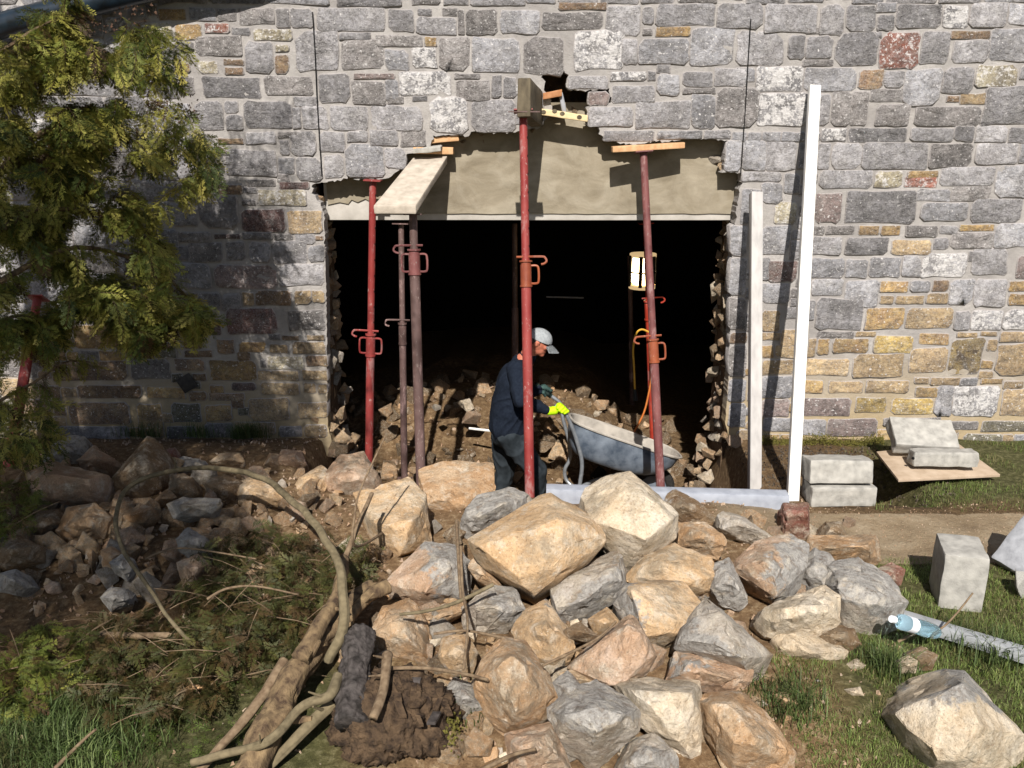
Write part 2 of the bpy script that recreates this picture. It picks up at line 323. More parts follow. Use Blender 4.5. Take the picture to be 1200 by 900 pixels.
# ================================================================ THE WALL
CUT = [(386,640),(385,560),(378,548),(390,520),(384,500),(383,400),(382,330),(381,300),(379,244),(373,236),(366,228),(366,216),(374,213),(386,214),(400,211),(412,207),(420,211),(440,210),(456,208),(463,201),(474,196),(476,182),(490,178),(491,170),(505,172),(508,160),(530,157),(545,160),(556,154),(570,156),(600,155),(606,153),(632,150),(646,132),(645,112),(636,104),(638,96),(634,89),(645,85),(655,87),(660,82),(665,88),(664,103),(676,107),(714,103),(716,119),(700,124),(686,124),(690,140),(686,146),(700,149),(703,156),(708,163),(716,165),(728,168),(750,169),(766,165),(780,166),(800,163),(826,162),(853,164),(851,180),(847,201),(868,203),(869,216),(866,222),(864,240),(862,262),(858,300),(856,380),(854,440),(850,495),(858,530),(868,560),(872,600),(872,640)]
STONES = """
395 -8 470 7 d;483 -8 515 5 b;520 -8 548 5 g;552 -8 615 6 g;617 -8 650 3 l;655 -8 700 3 g;705 -8 748 4 d;752 -8 790 3 g;795 -8 840 3 b;875 -8 920 4 g;925 -8 965 2 l;1000 -8 1035 4 l;1040 -8 1098 3 d;1102 -8 1150 3 g;1155 -8 1210 2 l
372 10 450 36 g;455 12 484 37 g;488 21 534 40 g;490 11 505 18 d;519 10 535 18 b;537 12 543 40 b;546 12 582 40 b;587 13 632 39 l;340 10 366 32 g;345 36 394 83 d
400 47 449 81 b;398 39 434 46 g;441 42 494 54 b;498 44 511 54 y;451 58 478 82 l;483 56 511 79 w;515 45 549 83 b;554 45 608 84 l;614 44 660 87 b
373 87 409 120 g;412 96 450 122 b;415 87 462 92 p;452 94 466 119 l;468 84 528 111 w;533 87 562 92 b;535 95 573 117 b;577 89 587 114 g;590 91 604 114 g
484 113 500 118 d;455 114 472 121 b;354 125 383 151 g;387 125 430 152 g;435 124 493 152 g;504 114 548 156 w;552 118 604 154 g
340 154 369 182 d;374 155 403 178 g;407 154 430 166 g;434 153 465 170 g;470 153 498 171 b;347 185 376 211 g;380 182 402 208 g;405 169 449 207 l;451 174 474 197 g
655 4 711 11 n;636 15 706 34 b;711 7 750 42 g;754 8 766 28 g;770 5 838 30 g;842 4 894 33 g;754 34 764 41 b;769 32 809 42 y
675 37 731 82 w;730 46 747 75 g;750 46 808 75 l;812 32 861 76 l;865 37 919 76 g;666 90 712 104 g;716 85 757 94 w;760 84 768 94 l;718 101 767 120 g;771 88 796 111 l;801 85 835 101 g;838 81 876 101 g;801 104 838 109 b
690 126 741 148 g;746 119 809 150 g;812 111 838 150 l;842 104 889 148 b;690 108 713 123 p;708 154 766 165 g;771 154 822 162 l;826 153 856 162 g
852 165 869 200 l;872 165 898 199 l;896 165 934 199 g;938 168 948 198 g;898 6 958 38 g;963 6 990 41 g;994 6 1027 37 d;1029 18 1048 35 d;1028 4 1050 14 l;925 42 944 69 g;946 43 976 68 g;945 33 960 39 b;941 71 976 77 b;982 39 1030 76 d
863 80 885 95 l;887 78 942 107 w;944 80 1004 106 l;1008 82 1036 104 n;890 109 947 147 w;950 110 974 147 g;977 107 998 147 b;1000 108 1018 147 b
1052 6 1104 33 d;1107 7 1136 33 w;1139 4 1181 31 g;1184 5 1212 28 l;1024 38 1033 44 g;1034 38 1079 80 R;1082 37 1114 74 d;1115 37 1160 45 n;1118 48 1160 73 g;1163 33 1212 71 l;1038 84 1060 102 d;1062 81 1105 123 l;1107 79 1142 109 d;1145 77 1193 102 c;1197 77 1212 93 l
1021 105 1060 119 b;1110 113 1124 119 n;1126 110 1155 122 t;1028 123 1066 147 b;1074 126 1150 147 b;1156 101 1212 146 d;963 151 992 165 w;995 151 1062 166 d;960 168 973 198 g;977 168 1011 198 g;1012 168 1088 198 d;962 200 1023 220 g
870 202 915 212 g;893 215 917 238 l;920 204 938 226 l;870 222 891 262 l;909 237 934 262 c;957 227 987 261 p;953 265 966 275 b;969 265 1001 274 b;1007 265 1030 275 y;1033 265 1055 275 y;951 278 986 298 g;992 279 1041 298 d;892 265 927 297 l
1068 151 1118 165 g;1120 148 1142 165 d;1145 148 1181 166 g;1184 150 1212 167 d;1092 169 1141 196 b;1146 168 1194 192 g;1197 168 1212 190 l;1026 201 1058 219 c;1064 201 1099 208 y;1061 208 1098 219 R;1104 196 1166 217 g;1170 194 1212 231 l;993 224 1074 261 d;1075 222 1114 235 l;1117 219 1160 235 b;1081 238 1135 258 l;1140 234 1198 260 d
1062 265 1099 277 b;1102 265 1122 274 g;1125 264 1165 270 y;1168 262 1212 289 l;1046 282 1092 298 t;1095 279 1112 292 g;1116 273 1164 291 b;1206 233 1214 258 g
900 306 934 330 m;892 302 902 328 l;893 333 925 355 l;950 303 990 325 l;993 304 1017 325 l;952 327 988 346 l;992 329 1030 360 l;958 350 1012 386 g;946 352 955 375 l;893 364 914 388 t;958 389 1000 396 b;893 390 915 398 t;948 397 956 418 t;959 397 972 415 y;977 397 1018 413 y
1020 302 1056 324 l;1059 300 1080 324 l;1082 297 1134 324 w;1136 295 1147 306 g;1142 291 1183 322 g;1194 300 1212 326 p;1032 330 1064 342 y;1068 329 1090 342 l;1094 329 1112 341 n;1032 347 1047 356 t;1050 347 1083 356 t;1087 344 1111 355 t;1115 328 1142 357 l;1144 328 1180 359 g;1183 330 1212 341 y;1183 345 1212 357 y
1016 361 1060 385 y;1064 361 1118 384 t;1120 365 1138 386 g;1140 364 1175 386 w;1178 363 1212 386 w;1003 389 1026 394 t;1122 390 1145 395 t;1150 389 1168 393 t;1025 394 1071 413 Y;1078 391 1112 403 y;1116 397 1153 438 K;1158 398 1169 411 t;1173 389 1212 400 t;1170 403 1212 439 t
944 421 995 439 t;1001 415 1060 441 t;1068 408 1111 436 t;941 446 965 460 y;972 447 1011 460 t;1016 446 1065 460 t;1072 443 1088 449 t;1091 443 1126 451 t;1074 454 1099 465 y;941 467 997 487 p;1004 466 1039 483 Y;1046 467 1095 485 Y;1099 452 1118 487 l;1120 452 1172 487 w;1176 456 1212 487 t;1150 444 1175 449 y
938 492 968 510 l;971 491 1028 510 p;1036 490 1102 498 b;1115 494 1146 503 b;1152 494 1212 505 k;1130 509 1175 524 k;893 422 930 438 t;893 441 930 465 l;893 468 925 488 p;895 490 930 505 l
857 265 876 299 l;857 303 876 346 l;856 350 875 386 b;856 390 875 402 n;856 405 875 440 b;855 445 874 470 l;855 473 874 500 l
255 11 276 24 b;280 10 320 28 b;323 10 338 32 g;186 11 217 23 y;222 10 252 24 l;155 27 200 45 c;205 29 235 46 y;240 28 268 38 R;272 33 292 41 d;297 35 342 47 c;205 49 226 60 b;229 43 282 65 b;287 49 319 85 g;323 53 338 60 c;322 65 337 86 n;262 70 285 76 n;264 80 285 87 n;205 75 222 84 n;233 72 254 86 c
210 91 226 110 b;237 91 304 114 d;310 90 365 111 b;228 119 259 152 d;263 119 278 132 g;265 135 283 152 g;286 119 340 150 d;343 126 351 150 g;172 122 222 152 l;256 163 285 168 n;288 155 322 168 g;326 155 348 161 b;328 165 338 181 g;230 172 260 205 d;264 176 323 206 d;326 185 344 204 l
240 186 258 210 d;254 217 283 227 n;285 220 300 226 d;290 211 322 218 b;328 214 362 221 M;302 223 358 240 c;284 235 299 240 b;231 229 278 267 g;200 239 228 264 d;283 246 333 271 M;337 247 377 273 t;208 273 246 283 b;252 275 281 279 m;285 273 318 280 g;322 275 342 281 b;346 273 368 286 g;370 277 378 281 n
220 285 259 306 b;264 284 286 305 d;292 284 315 307 l;318 283 358 309 g;361 288 379 306 l;205 309 245 338 l;251 311 323 337 p;327 310 378 334 g;210 344 229 355 b;232 344 257 362 d;260 345 281 363 d;284 343 297 358 t;299 341 341 357 n;345 341 364 356 t;366 341 380 354 t
265 362 323 391 M;209 379 258 392 m;338 364 380 387 b;315 392 328 398 g;331 394 350 398 n;360 393 380 398 t;215 396 236 408 n;254 398 274 414 n;280 401 311 412 y;316 404 337 413 t;343 401 381 414 t;216 411 248 418 n;245 423 300 445 y;305 422 311 430 b;314 418 355 432 c;359 417 383 429 n;205 421 239 434 n;302 435 350 445 t;354 434 383 445 t
226 438 241 446 n;272 449 299 457 m;306 449 350 462 t;356 449 370 460 t;373 450 383 461 t;246 452 262 460 y;222 459 241 469 n;245 461 286 469 n;60 424 148 445 n;153 421 198 444 b;172 454 216 466 y;90 452 165 466 n;80 472 150 496 n;160 473 188 512 y;201 473 234 494 k;240 475 271 493 y;291 467 338 492 t;349 472 383 489 t;60 500 150 520 d;196 500 228 518 b;240 496 272 512 b;275 495 322 508 t;327 500 353 511 b;357 498 382 512 t
"""
def in_poly(x, y, P):
    c = False; n = len(P); j = n-1
    for i in range(n):
        xi, yi = P[i]; xj, yj = P[j]
        if (yi > y) != (yj > y) and x < (xj-xi)*(y-yi)/(yj-yi)+xi: c = not c
        j = i
    return c
def XZ(px, py): p = V(px, py, W); return (p.x, p.z)
cutw = [XZ(*p) for p in CUT]
# ragged version of the broken edge
rag = []
for i, (a, b) in enumerate(zip(cutw, cutw[1:])):
    n = max(1, int(math.hypot(b[0]-a[0], b[1]-a[1])/.018))
    for k in range(n):
        t = k/n; j = .0035 if (a[1] < 1.6 and b[1] < 1.6) else .009
        rag.append((a[0]+(b[0]-a[0])*t+random.uniform(-j, j), a[1]+(b[1]-a[1])*t+random.uniform(-j, j)))
rag.append(cutw[-1])
wall = empty('stone_wall', (0, W, 0), label='long rubble stone wall, grey above and ochre below, with a ragged opening broken through it', cat='wall')
XL, XR, ZB, ZT = -5.2, 5.2, -.95, 4.3
from mathutils.geometry import delaunay_2d_cdt
pts = [Vector((XL, ZB)), Vector((XR, ZB)), Vector((XR, ZT)), Vector((XL, ZT))]
bx = [(0, 1), (1, 2), (2, 3), (3, 0)]
o0 = len(pts); pts += [Vector(p) for p in rag]
bx += [(o0+i, o0+(i+1) % len(rag)) for i in range(len(rag))]
xs = np.arange(XL+.03, XR, .042); zs = np.arange(ZB+.03, ZT, .042)
for z in zs:
    for x in xs:
        q = (x+random.uniform(-.012, .012), z+random.uniform(-.012, .012))
        pts.append(Vector(q))
vv, ee, ff, *_ = delaunay_2d_cdt(pts, bx, [], 0, 1e-5)
inside = lambda x, z: in_poly(x, z, rag)
ff = [f for f in ff if not inside(sum(vv[i].x for i in f)/3, sum(vv[i].y for i in f)/3)]
from collections import Counter
ec = Counter()
for f in ff:
    for a, b in zip(f, f[1:]+f[:1]): ec[frozenset((a, b))] += 1
def ny(x, z): return +.0005+.003*noise.noise(Vector((x*5, z*5, 3)))+.003*noise.noise(Vector((x*17, z*17, 5)))
mv = [(v.x, W+ny(v.x, v.y), v.y) for v in vv]; n0 = len(mv)
mv += [(v.x, W+.13, v.y) for v in vv]
mf = [tuple(f) for f in ff]
for f in ff:
    for a, b in zip(f, f[1:]+f[:1]):
        if ec[frozenset((a, b))] == 1: mf.append((b, a, a+n0, b+n0))
me = mesh('mortar', mv, mf, MORTAR)
bm = bmesh.new(); bm.from_mesh(me); bmesh.ops.delete(bm, geom=[v for v in bm.verts if not v.link_faces], context='VERTS')
bmesh.ops.recalc_face_normals(bm, faces=bm.faces); bm.to_mesh(me); bm.free()
mo = part('mortar', me, wall)
# make sure the front points to the camera
if sum(p.normal.y for p in me.polygons if abs(p.normal.y) > .9) > 0: me.flip_normals()

def stone_mesh(x0, z0, x1, z1, mat, proud=None, back=.1):
    w, h = x1-x0+.018, z1-z0+.018; cx, cz = (x0+x1)/2, (z0+z1)/2; n = 14
    prd = proud if proud is not None else random.uniform(.005, .010)
    tx, tz = random.uniform(-.03, .03), random.uniform(-.04, .03)
    e = random.uniform(5, 16); sk = random.uniform(-.05, .05)*h; ph = random.uniform(0, 6.28)
    ring = []
    mn = min(w, h); jt = mn*.035; H, V_ = w/2, h/2
    def ch(): return mn*random.choice((.06, .09, .12, .16, .22))
    A_, B_, C_, D_ = ch(), ch(), ch(), ch(); u_ = random.uniform
    base = [(H, -V_+D_), (H+u_(-1, 1)*jt, u_(-.1, .1)*h), (H, V_-A_), (H-A_*u_(.7, 1.3), V_), (w*u_(.1, .25), V_+u_(-1, .6)*jt), (-w*u_(.1, .25), V_+u_(-1, .6)*jt), (-H+B_*u_(.7, 1.3), V_), (-H, V_-B_), (-H+u_(-1, 1)*jt, u_(-.1, .1)*h), (-H, -V_+C_), (-H+C_*u_(.7, 1.3), -V_), (-w*u_(.1, .25), -V_+u_(-.6, 1)*jt), (w*u_(.1, .25), -V_+u_(-.6, 1)*jt), (H-D_*u_(.7, 1.3), -V_)]
    for (x, z) in base: ring.append((x+u_(-1, 1)*jt*.7+z*sk/h*.8, z+u_(-1, 1)*jt*.7+x*sk/w*1.2))
    vs_, fs = [], []
    def depth(x, z, p): return -(p+x*tx+z*tz+.0035*noise.noise(Vector((x*14+ph, z*14, ph))))
    for (x, z) in ring: vs_.append((x, back, z))
    for (x, z) in ring: vs_.append((x, min(-.001, depth(x, z, prd-.0035)), z))
    for (x, z) in ring:
        q = min(.009, .2*min(w, h)); L = math.hypot(x, z)+1e-6; s_ = max(.5, 1-q/L)
        vs_.append((x*s_, depth(x*s_, z*s_, prd), z*s_))
    for (x, z) in ring: vs_.append((x*.5, depth(x*.5, z*.5, prd+random.uniform(-.003, .006)), z*.5))
    vs_.append((0, -prd-random.uniform(-.002, .006), 0))
    for L in range(3):
        for k in range(n):
            k2 = (k+1) % n; fs.append((L*n+k, L*n+k2, (L+1)*n+k2, (L+1)*n+k))
    for k in range(n): fs.append((3*n+k, 3*n+(k+1) % n, 4*n))
    me = mesh('stone', vs_, fs, mat, True)
    floatattr(me, 'edge', [.8]*(2*n)+[.3]*n+[.0]*n+[0])
    return me, (cx, W, cz)
rects = []
for row in STONES.strip().replace('\n', ';').split(';'):
    a = row.split()
    x0, y0, x1, y1 = map(float, a[:4]); p, q = V(x0, y0, W), V(x1, y1, W); r_ = V(x1, y0, W)
    rects.append([p.x+.003, q.z+.003, r_.x-.003, p.z-.003, a[4], True])
def overlaps(x0, z0, x1, z1, m=.004):
    for r_ in rects:
        if x0 < r_[2]+m and x1 > r_[0]-m and z0 < r_[3]+m and z1 > r_[1]-m: return True
    return False
ntr = len(rects)
rs = random.Random(11)
for pas, (hmin, hmax, wmin, wmax) in enumerate([(.13, .21, .2, .46), (.08, .12, .12, .26), (.045, .07, .07, .16)]):
    z = -.02 if pas == 0 else -.03
    while z < 4.2:
        h = rs.uniform(hmin, hmax); x = XL+.02+rs.uniform(0, .1)
        while x < XR-.1:
            w = rs.uniform(wmin, wmax); g = .018
            x0, x1, z0, z1 = x, min(x+w, XR-.02), z, z+h
            ok = not overlaps(x0, z0, x1, z1) and not any(inside(u, v) for u in (x0-.02, x1+.02, (x0+x1)/2) for v in (z0-.02, z1+.02, (z0+z1)/2))
            if ok:
                zc = (z0+z1)/2
                t = 'ynbtkn' if zc < .75 and x < 0 else 'ytylt' if zc < .85 else 'ggdblgdbwl'
                rects.append([x0, z0, x1, z1, rs.choice(t), False]); x = x1+g
            else: x += .03 if pas else .05
        z += (h+.018) if pas == 0 else (h*.5)
def seen(r_):
    X, Z = (r_[0]+r_[2])/2, (r_[1]+r_[3])/2; d = Vector((X, W, Z))-CAM; k = d.dot(FW); px = 600+F*d.x/k; py = 450-F*d.dot(UP)/k
    return -20 < px < 1220 and -10 < py < 560
rects.sort(key=lambda r_: -((r_[2]-r_[0])*(r_[3]-r_[1])*(1 if r_[5] else .7)*(1 if seen(r_) else .001)))
rest = {}
for i, r_ in enumerate(rects):
    me, loc = stone_mesh(*r_[:4], WM[r_[4]])
    if i < 300:
        o = link('stone', me, wall, Vector(loc)-wall.location)
        lab = {'R': 'brick red stone patched with pale lime', 'K': 'ochre stone with a dark brown damp stain', 'M': 'dark maroon stone', 'Y': 'bright yellow ochre stone', 'c': 'cream stone', 'w': 'grey stone splashed with white lime'}.get(r_[4])
        if lab: o['label'] = lab
    else: rest.setdefault(r_[4], []).append((me, loc))
bm = bmesh.new(); mats = []
for k, lst in rest.items():
    mats.append(WM[k])
    for me, loc in lst:
        n1 = len(bm.faces); me.transform(Matrix.Translation(Vector(loc)-wall.location)); bm.from_mesh(me); bm.faces.ensure_lookup_table()
        for f in bm.faces[n1:]: f.material_index = len(mats)-1
        bpy.data.meshes.remove(me)
me = bm_mesh('small_stones', bm, None, True)
for m_ in mats: me.materials.append(m_)
props(link('small_stones', me, wall), kind='stuff')
# saw cuts that run down to the corners of the opening
for pl in ([(366, 14), (369, 60), (371, 110), (374, 160), (377, 206)], [(880, 22), (877, 70), (874, 120), (871, 165), (868, 206)]):
    part('saw_cut', tube('saw_cut', [V(x, y, W-.02) for x, y in pl], .0035, HOLE, 5), wall)

# lintel, with its render broken away at the left and a bare concrete foot
LY = W+.16
def slab(px0, py0, px1, py1, Y, th):
    a, b, c, d = V(px0, py0, Y), V(px1, py0, Y), V(px1, py1, Y), V(px0, py1, Y)
    x0, x1, z0, z1 = a.x, b.x, c.z, a.z
    return box8(((x0+x1)/2, Y+th/2, (z0+z1)/2), ((x1-x0)/2, 0, 0), (0, th/2, 0), (0, 0, (z1-z0)/2))
part('lintel', rough_box('lintel', slab(375, 150, 866, 258, LY, .42), RAWC, .004, 2, .001), wall)
a = V(375, 150, LY); b = V(866, 252, LY)
edge = [(435, 252), (434, 236), (428, 233), (419, 237), (412, 234), (408, 239), (398, 237), (384, 240), (384, 250)]
up = [(378, 150), (378, 120), (866, 120), (863, 251)]
low = []
x = 863
while x > 438:
    low.append((x, 250.5+random.uniform(-.45, .45))); x -= random.uniform(7, 16)
poly = [(384, 236)]+up+low+edge[:-1]
bm = bmesh.new(); vsx = [bm.verts.new(V(x, y, LY-.012)) for x, y in poly]; f = bm.faces.new(vsx); f.normal_update()
r_ = bmesh.ops.extrude_face_region(bm, geom=[f]); bmesh.ops.translate(bm, verts=[v for v in r_['geom'] if isinstance(v, bmesh.types.BMVert)], vec=(0, .013, 0))
bmesh.ops.recalc_face_normals(bm, faces=bm.faces)
part('cement_render', bm_mesh('cement_render', bm, RENDER), wall)
# backing above the lintel and the two sides (thickness of the wall), rough jambs
bm = bmesh.new(); TB = W+.6
zl = V(600, 150, LY).z; zb = V(600, 258, LY).z
def bxx(x0, x1, y0, y1, z0, z1): hexa(bm, box8(((x0+x1)/2, (y0+y1)/2, (z0+z1)/2), ((x1-x0)/2, 0, 0), (0, (y1-y0)/2, 0), (0, 0, (z1-z0)/2)))
bxx(-1.42, 1.66, W+.34, TB, zl-.1, 4.3); bxx(-5.2, -1.425, W+.131, TB, -.95, 4.3); bxx(1.665, 5.2, W+.131, TB, -.95, 4.3)
CORE = plain('rubble_core_mortar', '#3c2e22', '#6f5a45', 14, .95, .03)
part('wall_core', bm_mesh('wall_core', bm, CORE), wall)
# ragged stones of the core shown in the two jambs and at the top of the opening
def chunk(c, s, seed, flat=.8):
    r = random.Random(seed); bm = bmesh.new()
    for _ in range(9):
        v = Vector((r.gauss(0, 1), r.gauss(0, 1), r.gauss(0, 1))).normalized()*r.uniform(.75, 1); bm.verts.new((v.x*s, v.y*s, v.z*s*flat))
    h = bmesh.ops.convex_hull(bm, input=bm.verts); bmesh.ops.delete(bm, geom=[v for v in bm.verts if not v.link_faces], context='VERTS')
    bmesh.ops.bevel(bm, geom=bm.edges[:], offset=s*.03, segments=1, affect='EDGES')
    return bm
CH = [bm_mesh('rubble', chunk(0, 1, 100+i, .65+.35*((i*7) % 5)/5), None) for i in range(14)]
CHM = {}
def chunk_mesh(k, mat):
    if (k, mat.name) not in CHM:
        me = CH[k].copy(); me.materials.append(mat); CHM[(k, mat.name)] = me
    return CHM[(k, mat.name)]
def put_chunk(name, p, s, mat, parent=None, stretch=(1, 1, 1)):
    o = link(name, chunk_mesh(random.randrange(14), mat), parent, Vector(p)-(parent.location if parent else Vector()))
    o.rotation_euler = (random.uniform(0, 6.3), random.uniform(0, 6.3), random.uniform(0, 6.3)); o.scale = (s*stretch[0], s*stretch[1], s*stretch[2]); return o
for side in (0, 1):
    z = -.85
    while z < zb+.02:
        for Y in (W+.2, W+.32, W+.45, W+.57):
            s = random.uniform(.045, .09)
            d = random.uniform(-.04, .035)+(.05 if z < -.2 else 0)+max(0, (-.2-z))*.25
            X = -1.425+d if side == 0 else 1.665-d
            if z > 1.2 and side == 0: X = -1.43+d*.3
            put_chunk('core_stone', (X+random.uniform(-.01, .01), Y+random.uniform(-.04, .04), z+random.uniform(-.03, .03)), s, BM[random.choice('ttopcpgb')], wall)
        z += random.uniform(.07, .11)
for (px, py, s, mt, Y) in [(376, 232, .05, 'o', W+.12), (838, 190, .075, 'g', W+.13), (845, 196, .05, 't', W+.1), (640, 115, .04, 'p', W+.1), (672, 128, .05, 'b', W+.16), (680, 140, .04, 't', W+.2), (690, 120, .03, 't', W+.1)]:
    put_chunk('core_stone', V(px, py, Y), s, BM[mt], wall)
for k in range(46):                                       # crumbled foot of the left jamb and of the right one
    if k < 26: p_ = V(random.triangular(362, 412, 392), random.uniform(485, 562), W+random.uniform(-.12, .3))
    else: p_ = V(random.triangular(846, 880, 856), random.uniform(505, 590), W+random.uniform(-.08, .3))
    put_chunk('core_stone', p_, random.uniform(.04, .1), BM[random.choice('toptb')], wall)
for x in range(480, 850, 9):
    if 630 < x < 690: continue
    put_chunk('core_stone', V(x, random.uniform(150, 166) if x > 560 else random.uniform(160, 180), W+.17), random.uniform(.03, .06), BM[random.choice('bob')], wall) if random.random() < .45 else None

# ================================================================ THE ROOM BEHIND
def struct(name, me, kind='structure'): return props(link(name, me), kind=kind)
bm = bmesh.new()
def pln(*p): bm.faces.new([bm.verts.new(q) for q in p])
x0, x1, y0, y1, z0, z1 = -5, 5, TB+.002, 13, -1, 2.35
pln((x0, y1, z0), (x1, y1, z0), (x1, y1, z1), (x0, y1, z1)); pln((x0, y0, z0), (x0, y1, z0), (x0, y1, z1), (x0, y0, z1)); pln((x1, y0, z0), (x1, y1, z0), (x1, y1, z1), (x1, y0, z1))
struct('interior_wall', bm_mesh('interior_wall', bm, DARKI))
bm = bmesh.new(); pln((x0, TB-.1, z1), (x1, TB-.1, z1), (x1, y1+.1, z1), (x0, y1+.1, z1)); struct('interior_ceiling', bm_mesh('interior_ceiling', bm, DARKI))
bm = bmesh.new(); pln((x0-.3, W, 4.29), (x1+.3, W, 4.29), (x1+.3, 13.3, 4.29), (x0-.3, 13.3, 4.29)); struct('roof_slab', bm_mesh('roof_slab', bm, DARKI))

# ================================================================ GROUND
def sm(a, b, x):
    t = min(1, max(0, (x-a)/(b-a))); return t*t*(3-2*t)
def hgt(X, Y):
    n = .018*noise.noise(Vector((X*1.7, Y*1.7, 0)))+.012*noise.noise(Vector((X*6, Y*6, 4)))+.006*noise.noise(Vector((X*19, Y*19, 2)))
    room = sm(W+.3, W+.6, Y)
    pit = max(room, sm(-1.5, -1.3, X)*sm(1.74, 1.56, X)*sm(5.35, 6.15, Y))
    z = n-.8*pit
    z += .13*sm(-1.5, -.6, X)*sm(2.0, 1.2, X)*sm(2.6, 3.4, Y)*sm(5.4, 4.9, Y)              # under the boulders
    z += .12*sm(-.7, -1.5, X)*sm(3.8, 4.6, Y)*sm(6.6, 6.0, Y)
    z -= .28*sm(1.95, 2.1, X)*sm(2.85, 2.6, X)*sm(5.25, 5.4, Y)*sm(6.1, 5.8, Y)            # ditch by the plywood
    # rubble heap inside
    if Y > W+.2:
        z += (.54*math.exp(-((X+.2)/2.0)**2)*sm(7.0, 8.9, Y)+.07*noise.noise(Vector((X*3, Y*3, 9)))*sm(6.8, 7.4, Y))*(1-sm(.75, 1.35, X)*.75)
    return z
gx = np.unique(np.round(np.concatenate([np.arange(-60, -4.4, 6), np.arange(-4.4, 4.4, .045), np.arange(4.4, 61, 6)]), 4))
gy = np.unique(np.round(np.concatenate([np.arange(-60, 1.6, 5), np.arange(1.6, 10.2, .05), np.arange(10.2, 70, 6)]), 4))
gv, ga = [], []
for Y in gy:
    for X in gx:
        far = abs(X) > 4.5 or Y < 1.5 or Y > 10.3
        z = (0 if Y < W+.1 else -.9 if abs(X) < 5.1 else -1) if far else hgt(X, Y)
        gv.append((X, Y, z))
        path = sm(.9, 1.5, X)*sm(4.42, 4.5, Y)*sm(5.18, 5.08, Y)
        rub = max(sm(-1.6, -1.2, X)*sm(2.3, 1.6, X)*sm(2.3, 2.7, Y)*sm(5.4, 5.2, Y), sm(5.2, 5.5, Y)*sm(-1.6, -1.4, X)*sm(1.9, 1.6, X)*(.9-.55*sm(6.2, 7, Y)), sm(-.3, -1, X)*sm(3.6, 4.2, Y)*.7)
        gr = max(sm(1.15, 1.5, X-.35*sm(3.3, 3.9, Y))*sm(4.5, 4.4, Y), sm(2.5, 2.8, X)*sm(5.2, 5.4, Y), sm(-.3, -.8, X)*sm(3.5, 3.2, Y))
        ga.append((path, rub, gr))
nx = len(gx); gf = [(j*nx+i, j*nx+i+1, (j+1)*nx+i+1, (j+1)*nx+i) for j in range(len(gy)-1) for i in range(nx-1)]
me = mesh('ground', gv, gf, SOIL, True); ga = np.array(ga)
for k, nm in enumerate(('path', 'rubble', 'grass')): floatattr(me, nm, ga[:, k])
struct('ground', me)
